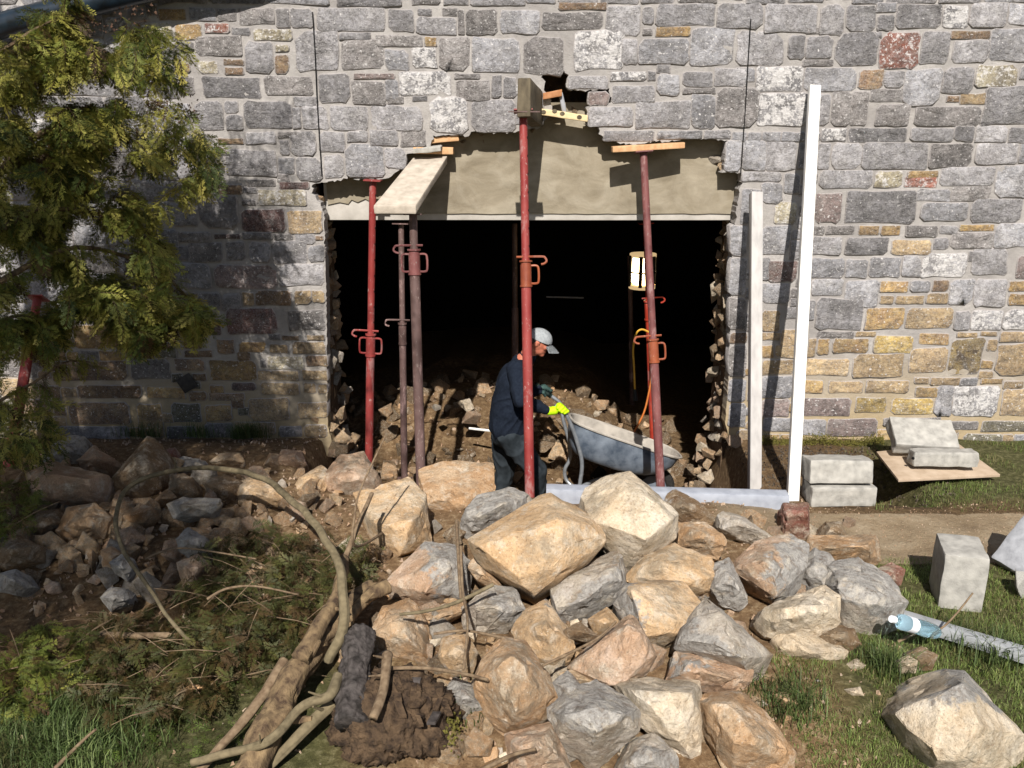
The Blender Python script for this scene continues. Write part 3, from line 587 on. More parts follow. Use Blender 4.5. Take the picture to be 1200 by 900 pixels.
# ================================================================ BOULDERS
# material ; height of the centre above the ground ; outline (px, py[, grey]) ; '|' ridge points (px, py, m towards the viewer[, grey]) ; label
BOULD = """
t;.30;417,580 478,562 497,582 495,605 503,635 470,657 447,657 441,618 424,600|441,614,.10 485,617,.12 470,650,.06;pale tan boulder with a flat sunlit top in front of the dark brown prop
o;.16;493,553 520,543 575,545 577,575 560,600 545,605 530,622 508,618 497,600|499,584,.10 545,590,.13;brown orange boulder between the dark brown prop and the man
g;.30;537,603,1 560,582,.8 595,573,1 622,583,.6 605,605,.5 568,628,.8 550,632,1 540,618,1|560,606,.08,1 590,590,.07,.8;grey layered boulder at the foot of the middle red prop
t;.48;548,632 575,618 600,602 632,580 645,577 668,590 700,606,.4 712,634,.3 690,660 660,685 628,710 605,695 565,665 551,645|625,692,.16 655,612,.12,.3 560,640,.06 690,616,.05,.4;largest boulder of the heap, tan with an orange top, left of the cream one
p;.26;453,683 480,655 497,638,.8 530,640,.9 550,662,.7 548,700,.8 515,708,.5 490,712 460,700|498,694,.08,.5 520,660,.08,.8;pale speckled boulder with crossed twigs lying on its right edge
g;.24;543,712 575,688,.7 605,690,.9 614,715,.8 595,740,.3 560,748 545,735|592,712,.09,.8 560,712,.08;grey topped tan boulder under the tip of the largest boulder
o;.22;436,742 450,712 480,703 495,720 512,780 485,786 442,772|465,735,.09 495,765,.05;ochre boulder touching the top of the black log
o;.2;488,725 520,708 541,706 542,718 505,742 490,737|515,722,.04;olive brown slab half under the crossed twigs
g;.28;648,690 655,678 700,655,.2 722,645,.3 734,665,1 733,685,1 725,700,1 675,733,1 662,735,1 652,722,1|653,716,.06,.6 727,668,.07,.8 690,700,.09,1;slate grey slab with a tan top below the cream boulder
c;.50;678,594 690,575 725,552 735,553 790,600 797,615 785,632 748,665 730,668 720,640 700,625|697,612,.07 757,632,.15 788,608,.06 745,560,.02;cream boulder with a broad pale top, brightest of the heap
b;.2;775,590,.5 788,572,.7 800,578,.6 822,592 848,615 832,625 800,612 778,606|800,592,.06,.3;thin splintered brown grey rock leaning beside the cream boulder
o;.3;797,614 825,613 848,628 851,642 840,655 815,648 797,638|822,626,.06;dark ochre block wedged under the splintered rock
g;.24;842,605,.5 850,599,.4 872,607,.4 903,628,.5 895,637,.3 868,632 848,620|872,614,.04,.4;pale flat stone just below the blue grey beam
t;.30;733,675 760,650 790,638 830,655 842,672 840,695,.6 815,703,.8 795,690,.3 745,684|805,684,.09 770,660,.07;broad low tan boulder behind the two upright grey sided ones
g;.28;838,662,1 855,655,1 865,680,1 877,705,1 865,715,1 845,708,1 835,690,1|855,680,.05,1;small rough grey boulder right of the broad low tan one
p;.30;860,662 885,638 922,626,.5 945,640,1 942,665,1 932,695,1 905,711,.4 880,690 862,668|890,666,.16,.5 908,700,.12,.6;pale speckled boulder with a dark brown broken left side
r;.14;919,591 947,591 948,630 940,636 918,626|921,600,.05 946,600,.05;reddish squared block standing at the end of the blue grey beam
o;.16;945,634 952,628 1024,628 1030,640 1030,656 1018,664 962,664 946,650|950,642,.07 1018,640,.07;squared ochre stone on the edge of the path
g;.24;935,665,1 955,644,1 972,650,1 988,675,1 985,692,1 945,697,1 937,682,1|955,668,.09,1 968,690,.05,1;blue grey stone with splintered layers right of the speckled boulder
g;.22;972,663,1 1005,655,1 1040,675,1 1060,705,1 1048,735,.8 1020,750,0 990,749 983,720,.2 975,690,.8|1020,700,.12,.9 990,690,.08,.6 1035,712,.07,1;grey topped boulder the plastic bottle leans against
c;.30;891,728 900,712 940,695 965,687 981,700 983,730 960,745 925,748 900,745|930,715,.09 965,712,.07;lumpy cream yellow boulder at the right edge of the heap
c;.16;905,755 917,735 960,745 992,763 990,778 945,777 918,770|917,752,.05,.3 950,765,.06;low cream slab with a squared end lying in the grass
b;.18;958,745 975,732 1000,738 1008,755 992,765 965,760|985,745,.05;brown stone between the cream boulder and the grey topped one
r;.10;1025,668 1045,660 1060,668 1055,685 1035,690 1026,680|1042,672,.03;small red brown stone in the grass beside the squared ochre stone
t;.30;722,708,1 735,687,.9 770,682 800,685 825,718 812,738 790,745 765,765 752,757,.8 733,732,1|757,742,.13,.4 800,738,.12 739,690,.05,.5;tan boulder with a slate grey left side in the middle of the heap
g;.28;795,760,1 800,738,1 828,705,0 850,720 885,752 903,768 892,790 880,800 862,790,.7 828,775,1|806,736,.09,.9 866,770,.14,.5 840,715,.05,0;boulder with a dark slate face turned left and a tan top
p;.22;785,796,.5 793,766,.6 825,762,.5 880,785,.4 878,800,.2 860,815 835,812 800,803|800,780,.06,.6 855,795,.06,.3;striped pale block below the dark slate face
p;.28;668,782 690,758 740,722,.2 767,768 755,790 720,808 695,800|745,728,.06,.3 722,803,.11 762,772,.05;pink tan triangular boulder with a white rim, centre of the heap
t;.24;602,740 615,718 640,705,.7 655,730 682,762 660,785 648,797 630,785 610,765|640,735,.08,.2 650,775,.06;mixed tan boulder left of the triangular one
o;.28;552,800 565,775 590,750 615,755 640,790 649,815 643,842 610,862 590,860 572,838|600,775,.12 605,840,.12 635,812,.07;large olive ochre boulder with a rounded top near the bottom
g;.16;522,812,1 533,795,1 555,803,1 573,830,1 570,838,1 550,844,1 530,835,1|545,815,.05,1;blue grey stone beside the rotten stump
g;.24;645,832,1 668,808,1 700,800,1 748,830,1 745,858,0 700,898,0 688,896,0 652,870,0|700,842,.17,.9 735,836,.06,.9 662,838,.08,.8;block with a flat grey top and two tan sides at the bottom of the heap
g;.26;648,800,1 665,787,1 683,805,1 675,825,1 655,832,1|668,808,.04,.8;small grey stone behind the flat topped block
c;.22;720,803 740,796 765,804 818,800 820,845 818,880 808,890 788,875 752,850 742,825|745,810,.06,.5 808,815,.08 795,865,.07,.3;blotched cream boulder with grey stains at the bottom of the heap
p;.18;594,862 645,848 655,870 670,908 630,925 600,915|640,870,.08 610,880,.06,.5;pale tan boulder cut off by the lower edge below the olive one
g;.16;724,902,.5 740,872,.5 765,860,.3 790,880,.7 797,915,.9 730,920,.8|755,885,.07,.7;olive grey stone at the lower edge below the blotched one
o;.18;818,825 830,815 870,812 895,835 928,880 925,910 860,920 842,880|845,830,.08 895,872,.10 860,870,.09;orange brown boulder at the lower right end of the heap
c;.14;1048,832,.4 1075,805,.2 1105,783,.5 1130,785,1 1165,825,.4 1203,862,.3 1210,920,0 1150,935 1080,915,.3 1062,870,.4|1062,836,.06,.3 1128,800,.05,.8 1140,850,.16,.2 1110,880,.17,0;very large cream boulder alone in the grass at the bottom right
b;.3;659,738 680,729 700,745 688,752 665,748|680,740,.03;thin brown slab between two grey boulders
t;.26;690,726 712,712 727,730 715,747 698,745|708,728,.05;small tan stone behind the thin brown slab
p;.14;377,560 400,535 425,531 443,560 446,572 425,582 400,595 383,580|405,560,.09 430,560,.06;rough pinkish boulder left of the pale tan one
t;.12;340,578 352,560 375,546 388,556 380,575 360,590 345,592|362,566,.05;tan slab leaning towards the left side of the opening
g;.22;50,527,1 83,510,1 98,513,1 100,535,1 78,546,1 52,544,1|75,525,.06,1;dark grey block at the top of the shaded rubble on the left
p;.22;90,540 110,523 142,545 130,558 100,552|112,538,.05;pale wedge leaning on the dark grey block
p;.26;33,557 60,541 76,545 130,560 131,588 92,598 50,590 38,575|64,556,.10 62,585,.08 125,565,.06;biggest block of the shaded rubble with a purple brown face
b;.26;131,562 150,543 172,514 185,520 192,545 186,570 165,590 148,600 133,590|160,550,.08 170,530,.05;brown lumpy rock with a pale tip by the shaded wall
o;.22;67,622 80,597 110,590 128,607 120,630 82,638|98,610,.09;orange brown lump in the shaded rubble
t;.14;247,541 258,531 280,531 288,541 270,548 252,547|267,538,.04;pale tan cobble right of the bent branch against the wall foot
g;.30;197,591,.6 215,583,.5 260,585,.5 262,590,.4 245,602,.7 225,601,.6 205,607,.8|225,592,.03,.6;flat pale stone inside the arch of the bent branch
g;.26;207,632,.9 220,619,.9 240,630,1 240,647,1 225,656,.9 210,645,.9|224,634,.05,.9;rounded light grey stone under the bent branch
o;.24;140,606 165,590 180,596 168,611 150,619|160,602,.04;orange oblong stone left of the bent branch
b;.2;27,620,.3 45,600,.3 66,598 70,612 50,634 35,632|48,615,.06;brown tilted block in the shaded rubble at the left
b;.2;-8,640 20,628 45,640 42,655 5,668 -10,660|18,645,.06;brown block cut off by the left edge
p;.14;325,541 330,527 352,529 358,545 345,553 330,550|342,538,.05;pale pinkish stone near the foot of the wall
o;.14;309,545 316,531 327,533 328,547 318,553|319,540,.04;orange cobble beside the green tuft at the wall
g;.16;0,672,1 18,668,1 31,685,1 20,697,1 0,693,1|14,680,.05,1;grey stone in the shade near the left edge
g;.16;118,700,.8 130,688,.8 147,690,.8 150,705,.8 130,716,.8|134,700,.04,.8;small grey stone below the bent branch's left side
p;.2;208,660 232,650 243,662 230,690 216,697|226,668,.04,.3;pale pinkish stone in front of the light grey one
o;.2;118,645 130,640 140,650 135,668 120,664|130,652,.03;small orange stone left of the bent branch
g;.22;128,660,.8 145,648,.8 153,665,.9 148,680,1 135,672,.8|142,664,.03,.9;light grey split stone just inside the bent branch
t;.2;275,565 295,560 330,572 335,590 300,605 280,590|300,578,.05;earthy tan block inside the arch of the branch
b;.22;238,566,.3 262,556 284,566 280,590 250,592|262,574,.05;dark brown clod under the top of the arch
b;.22;200,556 225,560 232,580 212,588 198,575|215,570,.04;brown stone under the top of the arch
b;.18;8,600 20,592 30,602 24,618 10,618|18,606,.04;dark stone behind the tilted block
r;.16;192,527 205,525 208,540 196,545|200,535,.03;rust orange tile piece against the shaded wall
g;.16;195,545,.8 215,535,.7 240,540,.8 232,555,.8 205,562,.8|218,548,.05,.8;grey flaky stone behind the top of the branch
t;.26;520,748,.4 545,742,.3 560,765,.2 552,790 530,792,.6 514,770,.5|538,765,.06,.3;brownish boulder partly hidden by thin twigs
t;.24;670,785,0 690,800,0 700,800 668,806,.3 655,790|675,795,.02;small tan chip between boulders
o;.3;560,650 590,690 580,690 560,680 548,665|565,672,.03;dark ochre stone under the left corner of the largest boulder
c;.12;1052,775 1064,768 1075,775 1072,788 1056,788|1064,778,.02;small cream cobble in the grass above the very large boulder
b;.10;1064,768 1080,758 1098,768 1092,785 1070,785|1082,772,.02;brown stone in the grass below the bottle
c;.12;1066,800 1078,794 1090,800 1082,812 1068,812|1078,803,.02;cream cobble leaning on the very large boulder
c;.10;990,778 1005,772 1014,780 1004,790 992,788|1002,780,.02;pale cobble in the grass right of the low cream slab
g;.1;950,795,1 962,793,1 968,800,1 955,803,1|958,798,.01,1;small round grey pebble in the grass
c;.1;990,808 1008,805 1012,815 998,818|1002,811,.01;cream pebble cluster stone in the middle of the grass
t;.12;905,815 925,810 935,825 920,832|920,820,.02;tan stone at the edge of grass and heap
b;.12;955,638 968,612 985,612 992,628 960,634|975,620,.03;pink brown stone on the path behind the squared ochre one
"""
def boulder(mat, h, outl, ridge, label, seed):
    k_ = 1.09 if max(p[0] for p in outl)-min(p[0] for p in outl) < 140 else 1.0; cx = sum(p[0] for p in outl)/len(outl); cy = sum(p[1] for p in outl)/len(outl)
    sc_ = lambda p: (cx+(p[0]-cx)*k_, cy+(p[1]-cy)*k_)+tuple(p[2:])
    outl = [sc_(p) for p in outl]
    c = G(cx, cy, h); Zd = (c-CAM).dot(FW)
    def P(px, py, d): r_ = ray(px, py); return CAM+r_*(Zd-d)
    w = (max(p[0] for p in outl)-min(p[0] for p in outl))*Zd/F; hh = (max(p[1] for p in outl)-min(p[1] for p in outl))*Zd/F
    th = .8*min(w, hh*1.3)+.05
    down = Vector((0, .55, -.75)).normalized()
    bm = bmesh.new(); gl = {}
    def add(p, g): v = bm.verts.new(p-c); gl[tuple(round(x, 5) for x in v.co)] = g; return v
    rnd = random.Random(seed)
    y0_, y1_ = min(p[1] for p in outl), max(p[1] for p in outl)
    def bk(y): return hh*.6*((cy-y)/(cy-y0_)) if y < cy else hh*.22*((y-cy)/(y1_-cy))
    for p in outl:
        g = p[2] if len(p) > 2 else 0
        add(P(p[0], p[1], -bk(p[1])), g)
        q = P(cx+(p[0]-cx)*.84, cy+(p[1]-cy)*.84, 0)+(FW*.6+down*.8).normalized()*th*rnd.uniform(.8, 1.1); add(q, g)
    for p in ridge: add(P(p[0], p[1], p[2]*1.25+.02), p[3] if len(p) > 3 else 0)
    bmesh.ops.convex_hull(bm, input=bm.verts)
    bmesh.ops.delete(bm, geom=[v for v in bm.verts if not v.link_faces], context='VERTS')
    L = bm.verts.layers.float.new('grey')
    for v in bm.verts: v[L] = gl.get(tuple(round(x, 5) for x in v.co), 0)
    vd = -ray(cx, cy).normalized()
    for _ in range(7 if max(w, hh) > .2 else 4):                # fracture faces: knock off the corners that stick out most
        cs = [v for v in bm.verts if v.co.normalized().dot(vd) > -.15]
        if not cs: break
        v = rnd.choice(sorted(cs, key=lambda v: -v.co.dot(vd)-.35*v.co.length)[:6]); d = v.co.length
        nrm = (v.co.normalized()+Vector((rnd.uniform(-.45, .45), rnd.uniform(-.45, .45), rnd.uniform(-.45, .45)))).normalized()
        far_ = max(u_.co.dot(nrm) for u_ in bm.verts)
        r_ = bmesh.ops.bisect_plane(bm, geom=bm.verts[:]+bm.edges[:]+bm.faces[:], plane_co=nrm*far_*rnd.uniform(.83, .93), plane_no=nrm, clear_outer=True)
        bmesh.ops.delete(bm, geom=bm.faces[:], context='FACES_ONLY'); bmesh.ops.convex_hull(bm, input=bm.verts)
        bmesh.ops.delete(bm, geom=[v_ for v_ in bm.verts if not v_.link_faces], context='VERTS'); bmesh.ops.delete(bm, geom=[e_ for e_ in bm.edges if not e_.link_faces], context='EDGES')
    bmesh.ops.dissolve_limit(bm, angle_limit=R(4), verts=bm.verts[:], edges=bm.edges[:])
    es = max(w, hh)
    bmesh.ops.bevel(bm, geom=bm.edges[:], offset=min(.004, es*.014), segments=1, affect='EDGES')
    bmesh.ops.triangulate(bm, faces=bm.faces)
    lim = max(.02, es/13)
    for _ in range(4):
        ed = [e for e in bm.edges if e.calc_length() > lim*1.6]
        if not ed or len(bm.verts) > 2600: break
        bmesh.ops.subdivide_edges(bm, edges=ed, cuts=1); bmesh.ops.triangulate(bm, faces=bm.faces)
    bm.normal_update(); o_ = Vector((seed*3.1, seed*1.7, seed*.9)); A = min(.013, es*.042)
    for v in bm.verts:
        q = v.co/es*3.2+o_
        n1 = noise.fractal(q, 1, 2, 4); n2 = noise.noise(q*5.5); ter = noise.noise(Vector((q.x*1.2, q.y*1.2, q.z*3.5)))
        n3 = noise.noise(v.co*55+o_)
        chip = max(0, abs(noise.noise(q*2.3+o_))-.28)
        v.co += v.normal*(A*(n1*.30)+A*.5*n2-A*2.2*chip+.0022*n3)
    me = bm_mesh('boulder', bm, BM[mat], True); me.set_sharp_from_angle(angle=R(22))
    o = link('boulder', me, None, c); props(o, label, 'boulder' if es > .14 else 'stone', 'fallen stones of the heap in front of the opening' if cx > 370 else 'shaded rubble on the left')
    if es <= .14: o.name = 'stone_piece'
    return o
for i, row in enumerate(BOULD.strip().split('\n')):
    mt, h, geo, lab = row.split(';'); a, b = geo.split('|')
    boulder(mt, float(h), [tuple(map(float, t.split(','))) for t in a.split()], [tuple(map(float, t.split(','))) for t in b.split()], lab, i+1)

# ================================================================ LOOSE RUBBLE
random.seed(21)
REST = []
CN = {'e': 'earthy brown', 'b': 'brown', 'o': 'ochre', 't': 'tan', 'p': 'pale pinkish', 'g': 'grey', 'c': 'cream', 'r': 'reddish'}
def keep(p, s, mt, g, lab, lim=.06):
    if s < lim: REST.append((p, s, mt)); return
    o = put_chunk('rubble_stone', p, s, BM[mt]); sz = 'tiny' if s < .05 else 'small' if s < .07 else 'fist sized' if s < .09 else 'large'
    props(o, f'{sz} {CN[mt]} stone {lab}', 'rubble', f'{sz} {CN[mt]} {g}'); return o
def rub(px, py, s, mt, g, lab, lift=.3):
    p = G(px, py, 0)
    for _ in range(3): p = G(px, py, hgt(p.x, p.y)+s*lift)
    return keep(p, s, mt, g, lab)
GR1 = 'rubble lying in the shade on the left'
for k in range(300):
    px = random.uniform(-15, 400); py = random.triangular(540, 735, 620)
    if px > 330 and py > 620: continue
    s = random.choice([.03, .04, .05, .055, .07, .09, .12]); rub(px, py, s, random.choice('botpgoto'), GR1, 'among the '+('upper' if py < 585 else 'middle' if py < 640 else 'lower')+' shaded rubble '+('near the left edge' if px < 130 else 'inside the bent branch' if px < 300 else 'towards the opening'))
GR2 = 'rubble filling the gaps of the boulder heap'
for k in range(260):
    px = random.uniform(400, 1000); py = random.uniform(600, 890)
    if px > 930 and py > 700: continue
    rub(px, py, random.choice([.03, .045, .06, .08, .1]), random.choice('tobtgpc'), GR2, 'in a gap at the '+('back' if py < 690 else 'middle' if py < 780 else 'front')+' '+('left' if px < 600 else 'middle' if px < 800 else 'right')+' of the boulder heap')
GR3 = 'rubble of the heap inside the opening'
random.seed(5)
for k in range(420):
    t = random.random(); Y = 6.25+3.0*t; X = random.uniform(-1.9, 1.7)
    if Y < 7.1: X = random.uniform(-1.3, 1.55)
    if 6.6 < Y < 7.4 and -.3 < X < 1.3 and random.random() < .8: continue
    s = random.choice([.03, .045, .06, .08, .1, .13] if Y > 7.3 else [.03, .04, .05, .07])
    z = hgt(X, Y)+s*.25
    keep((X, Y, z), s, random.choice('oeebbeeo'), GR3, 'on the inner heap '+('behind the steel props' if X < -.35 else 'behind the man' if X < .45 else 'beyond the wheelbarrow'), .09)
for px, py, s, mt, lab in [(552, 487, .13, 'p', 'large pale angular stone on the inner heap left of the man'), (545, 475, .1, 'c', 'cream stone at the top edge of the inner heap'), (510, 478, .07, 'g', 'grey stone on the inner heap right of the dark brown prop'), (452, 480, .1, 'o', 'ochre stone at the top of the inner heap by the red prop'),
                         (462, 548, .11, 'p', 'pale cobble behind the thin dark post'), (486, 550, .1, 'p', 'pale cobble between the two dark posts'), (585, 535, .09, 'o', 'orange flake of stone behind the man'), (570, 595, .1, 'o', 'ochre lump beside the boot of the man'),
                         (660, 505, .16, 'b', 'big brown stone behind the barrow handles'), (655, 530, .14, 't', 'tan stone between the man and the barrow legs'), (680, 560, .1, 'o', 'ochre stone under the wheelbarrow'), (640, 520, .12, 'b', 'brown stone beside the knee of the man'), (700, 485, .06, 'c', 'pale pointed stone seen over the barrow rim'), (728, 500, .05, 'o', 'ochre pebble seen over the barrow rim')]:
    Y = 7.75 if px < 600 else 7.7
    p = V(px, py, Y)
    o = put_chunk('rubble_stone', p, s, BM[mt]); props(o, lab, 'rubble', GR3)
bm = bmesh.new(); mats = sorted({q[2] for q in REST})
for p, s, mt in REST:
    n1 = len(bm.faces); me = CH[random.randrange(14)].copy(); me.transform(Matrix.Translation(Vector(p)) @ Euler((random.uniform(0, 6), random.uniform(0, 6), 0)).to_matrix().to_4x4() @ Matrix.Scale(s, 4)); bm.from_mesh(me); bm.faces.ensure_lookup_table()
    for f in bm.faces[n1:]: f.material_index = mats.index(mt)
me = bm_mesh('small_rubble', bm)
for mt in mats: me.materials.append(BM[mt])
props(link('small_rubble', me), 'small broken rubble too fine to count, between the larger stones', 'rubble', kind='stuff')
# gravel: stuff
bm = bmesh.new(); random.seed(3)
def tiny(p, s):
    c = [Vector((random.uniform(-1, 1), random.uniform(-1, 1), random.uniform(-1, 1))).normalized()*s*random.uniform(.7, 1.2) for _ in range(4)]
    vs_ = [bm.verts.new(Vector(p)+q) for q in c]+[bm.verts.new(Vector(p)+Vector((0, 0, s)))]
    for f in ((0, 1, 2), (0, 1, 3), (0, 2, 3), (1, 2, 3), (0, 1, 4), (1, 2, 4), (2, 3, 4), (3, 0, 4)):
        try: bm.faces.new([vs_[i] for i in f])
        except ValueError: pass
for k in range(5200):
    z_ = random.random()
    if z_ < .3: X, Y = random.uniform(.8, 3.6), random.uniform(4.42, 5.3); s = random.uniform(.002, .007)
    elif z_ < .55: X, Y = random.uniform(-2.5, 2), random.uniform(2.6, 5.4); s = random.uniform(.004, .016)
    elif z_ < .8: X, Y = random.uniform(-3.3, -.5), random.uniform(3.8, 6.4); s = random.uniform(.004, .018)
    else: X, Y = random.uniform(-1.5, 1.6), random.uniform(5.3, 9); s = random.uniform(.005, .022)
    tiny((X, Y, hgt(X, Y)+s*.4), s)
bmesh.ops.recalc_face_normals(bm, faces=bm.faces)
props(link('gravel', bm_mesh('gravel', bm, BM['p'])), 'crumbs of stone and gravel scattered over soil and path', 'gravel', kind='stuff')
# ================================================================ STEEL PROPS
random.seed(12)
def steel_prop(label, top, bot, collar, r_out, r_in, m_low, m_up, m_col, pin=1, handles=True, group='adjustable steel props under the broken wall', holes=True, detail=True):
    top, bot, cb = Vector(top), Vector(bot), None
    ax = (top-bot).normalized(); L = (top-bot).length
    t = collar*L; c0 = bot+ax*t; ch = .17
    root = empty('steel_prop', bot, label=label, cat='steel prop', group=group)
    sx = ax.cross(Vector((0, 1, 0))).normalized(); sx = sx if sx.x > 0 else -sx
    part('outer_tube', tube('outer_tube', [bot, c0], r_out, m_low, 16), root)
    part('inner_tube', tube('inner_tube', [c0-ax*.02, top], r_in, m_up, 16), root)
    if not detail: return root
    part('collar', tube('collar', [c0-ax*.002, c0+ax*.01, c0+ax*.011, c0+ax*(ch-.03), c0+ax*(ch-.028), c0+ax*(ch-.012), c0+ax*(ch-.011), c0+ax*ch], [r_out*1.25, r_out*1.25, r_out*1.12, r_out*1.12, r_out*1.02, r_out*1.02, r_out*1.3, r_out*1.3], m_col, 16), root)
    if handles:
        for s in ((-1, 1) if handles == 2 else (1,)):
            q = c0+sx*s*r_out; pth = [q+ax*.02, q+ax*.02+sx*s*.035, q+ax*.035+sx*s*.05, q+ax*.115+sx*s*.05, q+ax*.135+sx*s*.035, q+ax*.135]
            part('handle', tube('handle', smooth_path(pth, 3), .0075, m_col, 6), root)
    s = pin; q = c0+ax*(ch+.025)
    pth = [q-sx*s*.06, q+sx*s*.10, q+sx*s*.125-ax*.008, q+sx*s*.135-ax*.03, q+sx*s*.12-ax*.045, q+sx*s*.1-ax*.05]
    pth = [p_+Vector((0, -.015, 0)) for p_ in pth]
    part('pin', tube('pin', smooth_path(pth, 4), .0075, m_col, 6), root)
    pl = [(top, 1), (bot, -1)]
    for p_, s_ in pl:
        bm = bmesh.new(); u = sx*.06; v = ax.cross(sx).normalized()*.06; hexa(bm, box8(p_+ax*s_*.004, u, v, ax*.004)); part('end_plate', bm_mesh('end_plate', bm, m_up), root)
    if holes:
        bm = bmesh.new(); d = c0+ax*(ch+.09); k = 0
        side = (Vector((0, -1, 0))*.5+sx*.8).normalized()
        side = (side-ax*side.dot(ax)).normalized()
        while (d-bot).length < L-.05:
            v_ = ax; u_ = side.cross(v_)
            vs_ = [bm.verts.new(d+side*(r_in+.0015)+(u_*math.cos(a)*.0055+v_*math.sin(a)*.0085)) for a in [i*math.pi/4 for i in range(8)]]; bm.faces.new(vs_)
            d += ax*.115
        bmesh.ops.recalc_face_normals(bm, faces=bm.faces); part('pin_holes', bm_mesh('pin_holes', bm, HOLE), root)
    return root
def frac(px0, py0, px1, py1, pc): return (py1-pc)/(py1-py0)
steel_prop('red steel prop nearest the left side of the opening', V(437, 212, 6.42), V(432, 566, 6.42), .445, .031, .0255, RED, RED, RED, pin=-1, handles=2)
steel_prop('thick brown steel prop holding up the sloping plank', V(484, 252, 5.95), V(494, 585, 5.75), .80, .0345, .027, BROWNP, BROWNP, DRED, pin=-1, handles=2, holes=False)
steel_prop('bright red steel prop in the middle carrying the dark timber', V(613, 131, 5.95), V(621, 592, 5.45), .565, .0325, .0265, RED, RED, COLLAR, pin=1, handles=1)
steel_prop('dull red steel prop at the right under the thin board', V(754, 179, 6.38), V(775, 590, 6.0), .415, .0325, .0265, DRED, DRED, COLLAR, pin=-1, handles=1, holes=False)
steel_prop('thin dark steel post standing just inside behind the brown prop', V(470, 262, 6.75), V(474, 562, 6.75), .55, .027, .022, BROWNP, BROWNP, BROWNP, pin=-1, handles=0, holes=False, group='steel props inside the opening')
steel_prop('orange red steel prop inside behind the dull red one', V(757, 262, 7.5), V(767, 545, 7.5), .62, .034, .026, ORED, ORED, ORED, pin=1, handles=0, holes=False, group='steel props inside the opening')
steel_prop('shadowy red prop in the dark behind the head of the man', V(603, 262, 8.6), V(604, 500, 8.6), .6, .034, .026, BROWNP, BROWNP, DRED, handles=0, detail=False, holes=False, group='steel props inside the opening')
steel_prop('shadowy red prop deep inside left of the yellow cable', V(738, 300, 9.7), V(741, 480, 9.7), .55, .03, .025, BROWNP, BROWNP, DRED, handles=0, detail=False, holes=False, group='steel props inside the opening')
steel_prop('dark red steel prop leaning on the wall behind the conifer at the left', V(44, 350, 6.3), V(8, 560, 5.6), .7, .036, .03, RED, RED, RED, handles=0, holes=False, group=None)

# ================================================================ TIMBER ON THE PROPS
def board(name, lab, cat, c8, mat, **k):
    c = sum((Vector(p) for p in c8), Vector())/8; me = rough_box(name, c8, mat, k.get('bev', .004), k.get('cuts', 3), k.get('amp', .0015), seed=random.random()*9)
    o = link(name, local(me, c), None, c); return props(o, lab, cat, k.get('group'))
def quad_board(tl, tr, br, bl, th_vec):       # 4 top corners + thickness vector
    t = [Vector(p) for p in (bl, br, tr, tl)]; return [p+Vector(th_vec) for p in t]+t
# sloping plank: near end low, far end under the wall
n_l, n_r = V(438, 241, 5.78), V(487, 241, 5.78); f_l, f_r = V(484, 185, 6.52), V(524, 183, 6.52)
board('plank', 'dusty scaffold plank sloping up under the wall from the brown prop', 'plank', quad_board(f_l, f_r, n_r, n_l, (0, .004, -.052)), PLANK)
a, b = V(484, 176, 6.5), V(531, 177, 6.5)
board('timber_packer', 'short sawn timber packer on the upper end of the sloping plank', 'timber', box8((a+b)/2+Vector((0, .06, .0)), ((b-a)/2), (0, .06, 0), (0, 0, .024)), FRESH)
a = V(500, 176, 6.44); board('packing_slate', 'broken pale slate wedged against the timber packer', 'packing', box8(a+Vector((0, .03, 0)), (.1, 0, .01), (0, .035, 0), (-.001, 0, .016)), CONC, amp=.006)
a = V(520, 163, 6.62); board('timber_stub', 'golden brown timber stub under the broken stones left of the middle prop', 'timber', box8(a, (.11, 0, .012), (0, .1, 0), (-.003, 0, .02)), FRESH, amp=.004)
# dark needle timber on the middle prop
A, B = V(614, 114, 5.86), V(630, 129, 6.55)
u = (B-A).normalized(); sd = Vector((1, 0, 0)); sd = (sd-u*sd.dot(u)).normalized(); upv = sd.cross(u).normalized(); upv = upv if upv.z > 0 else -upv
mid = (A+B)/2
board('needle_timber', 'thick dark timber on the middle red prop carrying the broken stones', 'timber', box8(mid, sd*.042, (B-A)/2, upv*.118), DTIMB, bev=.006, amp=.003)
board('prop_head_plate', 'thin rusty steel plate pinched between the dark timber and its prop', 'plate', box8(V(614, 131, 5.9), (.1, 0, 0), (0, .05, 0), (0, 0, .003)), BROWNP, bev=0, cuts=0)
a, b = V(634, 131, 6.5), V(688, 139, 6.5)
bt = board('batten', 'pale knotty batten bridging the gap right of the dark timber', 'batten', box8((a+b)/2, (b-a)/2, (0, .05, 0), (0, 0, .022)), BATTEN)
for px, py in ((637, 131), (650, 130), (659, 133), (679, 137)):
    me = mesh('knot', [V(px+math.cos(t)*3, py+math.sin(t)*2.3, 6.445) for t in np.linspace(0, 6.28, 9)[:-1]], [tuple(range(8))], DTIMB); me.transform(Matrix.Translation(-bt.location)); link('knot', me, bt)
a, b = V(636, 113, 6.5), V(658, 109, 6.5); board('roof_tile_piece', 'orange tile piece wedged above the pale batten', 'tile', box8((a+b)/2, (b-a)/2, (0, .05, 0), (0, 0, .022)), BRICKT)
a, b = V(657, 108, 6.52), V(661, 132, 6.52); board('slate_sliver', 'grey slate sliver standing on the pale batten', 'slate', box8((a+b)/2, (.012, 0, 0), (0, .04, 0), (b-a)/2), CONC2, amp=.004)
# thin board on the right prop
a, b = V(717, 175, 6.42), V(801, 170, 6.5)
board('thin_board', 'thin reddish board under the wall on top of the dull red prop', 'board', box8((a+b)/2, (b-a)/2, (0, .06, 0), (0, 0, .02)), FRESH)

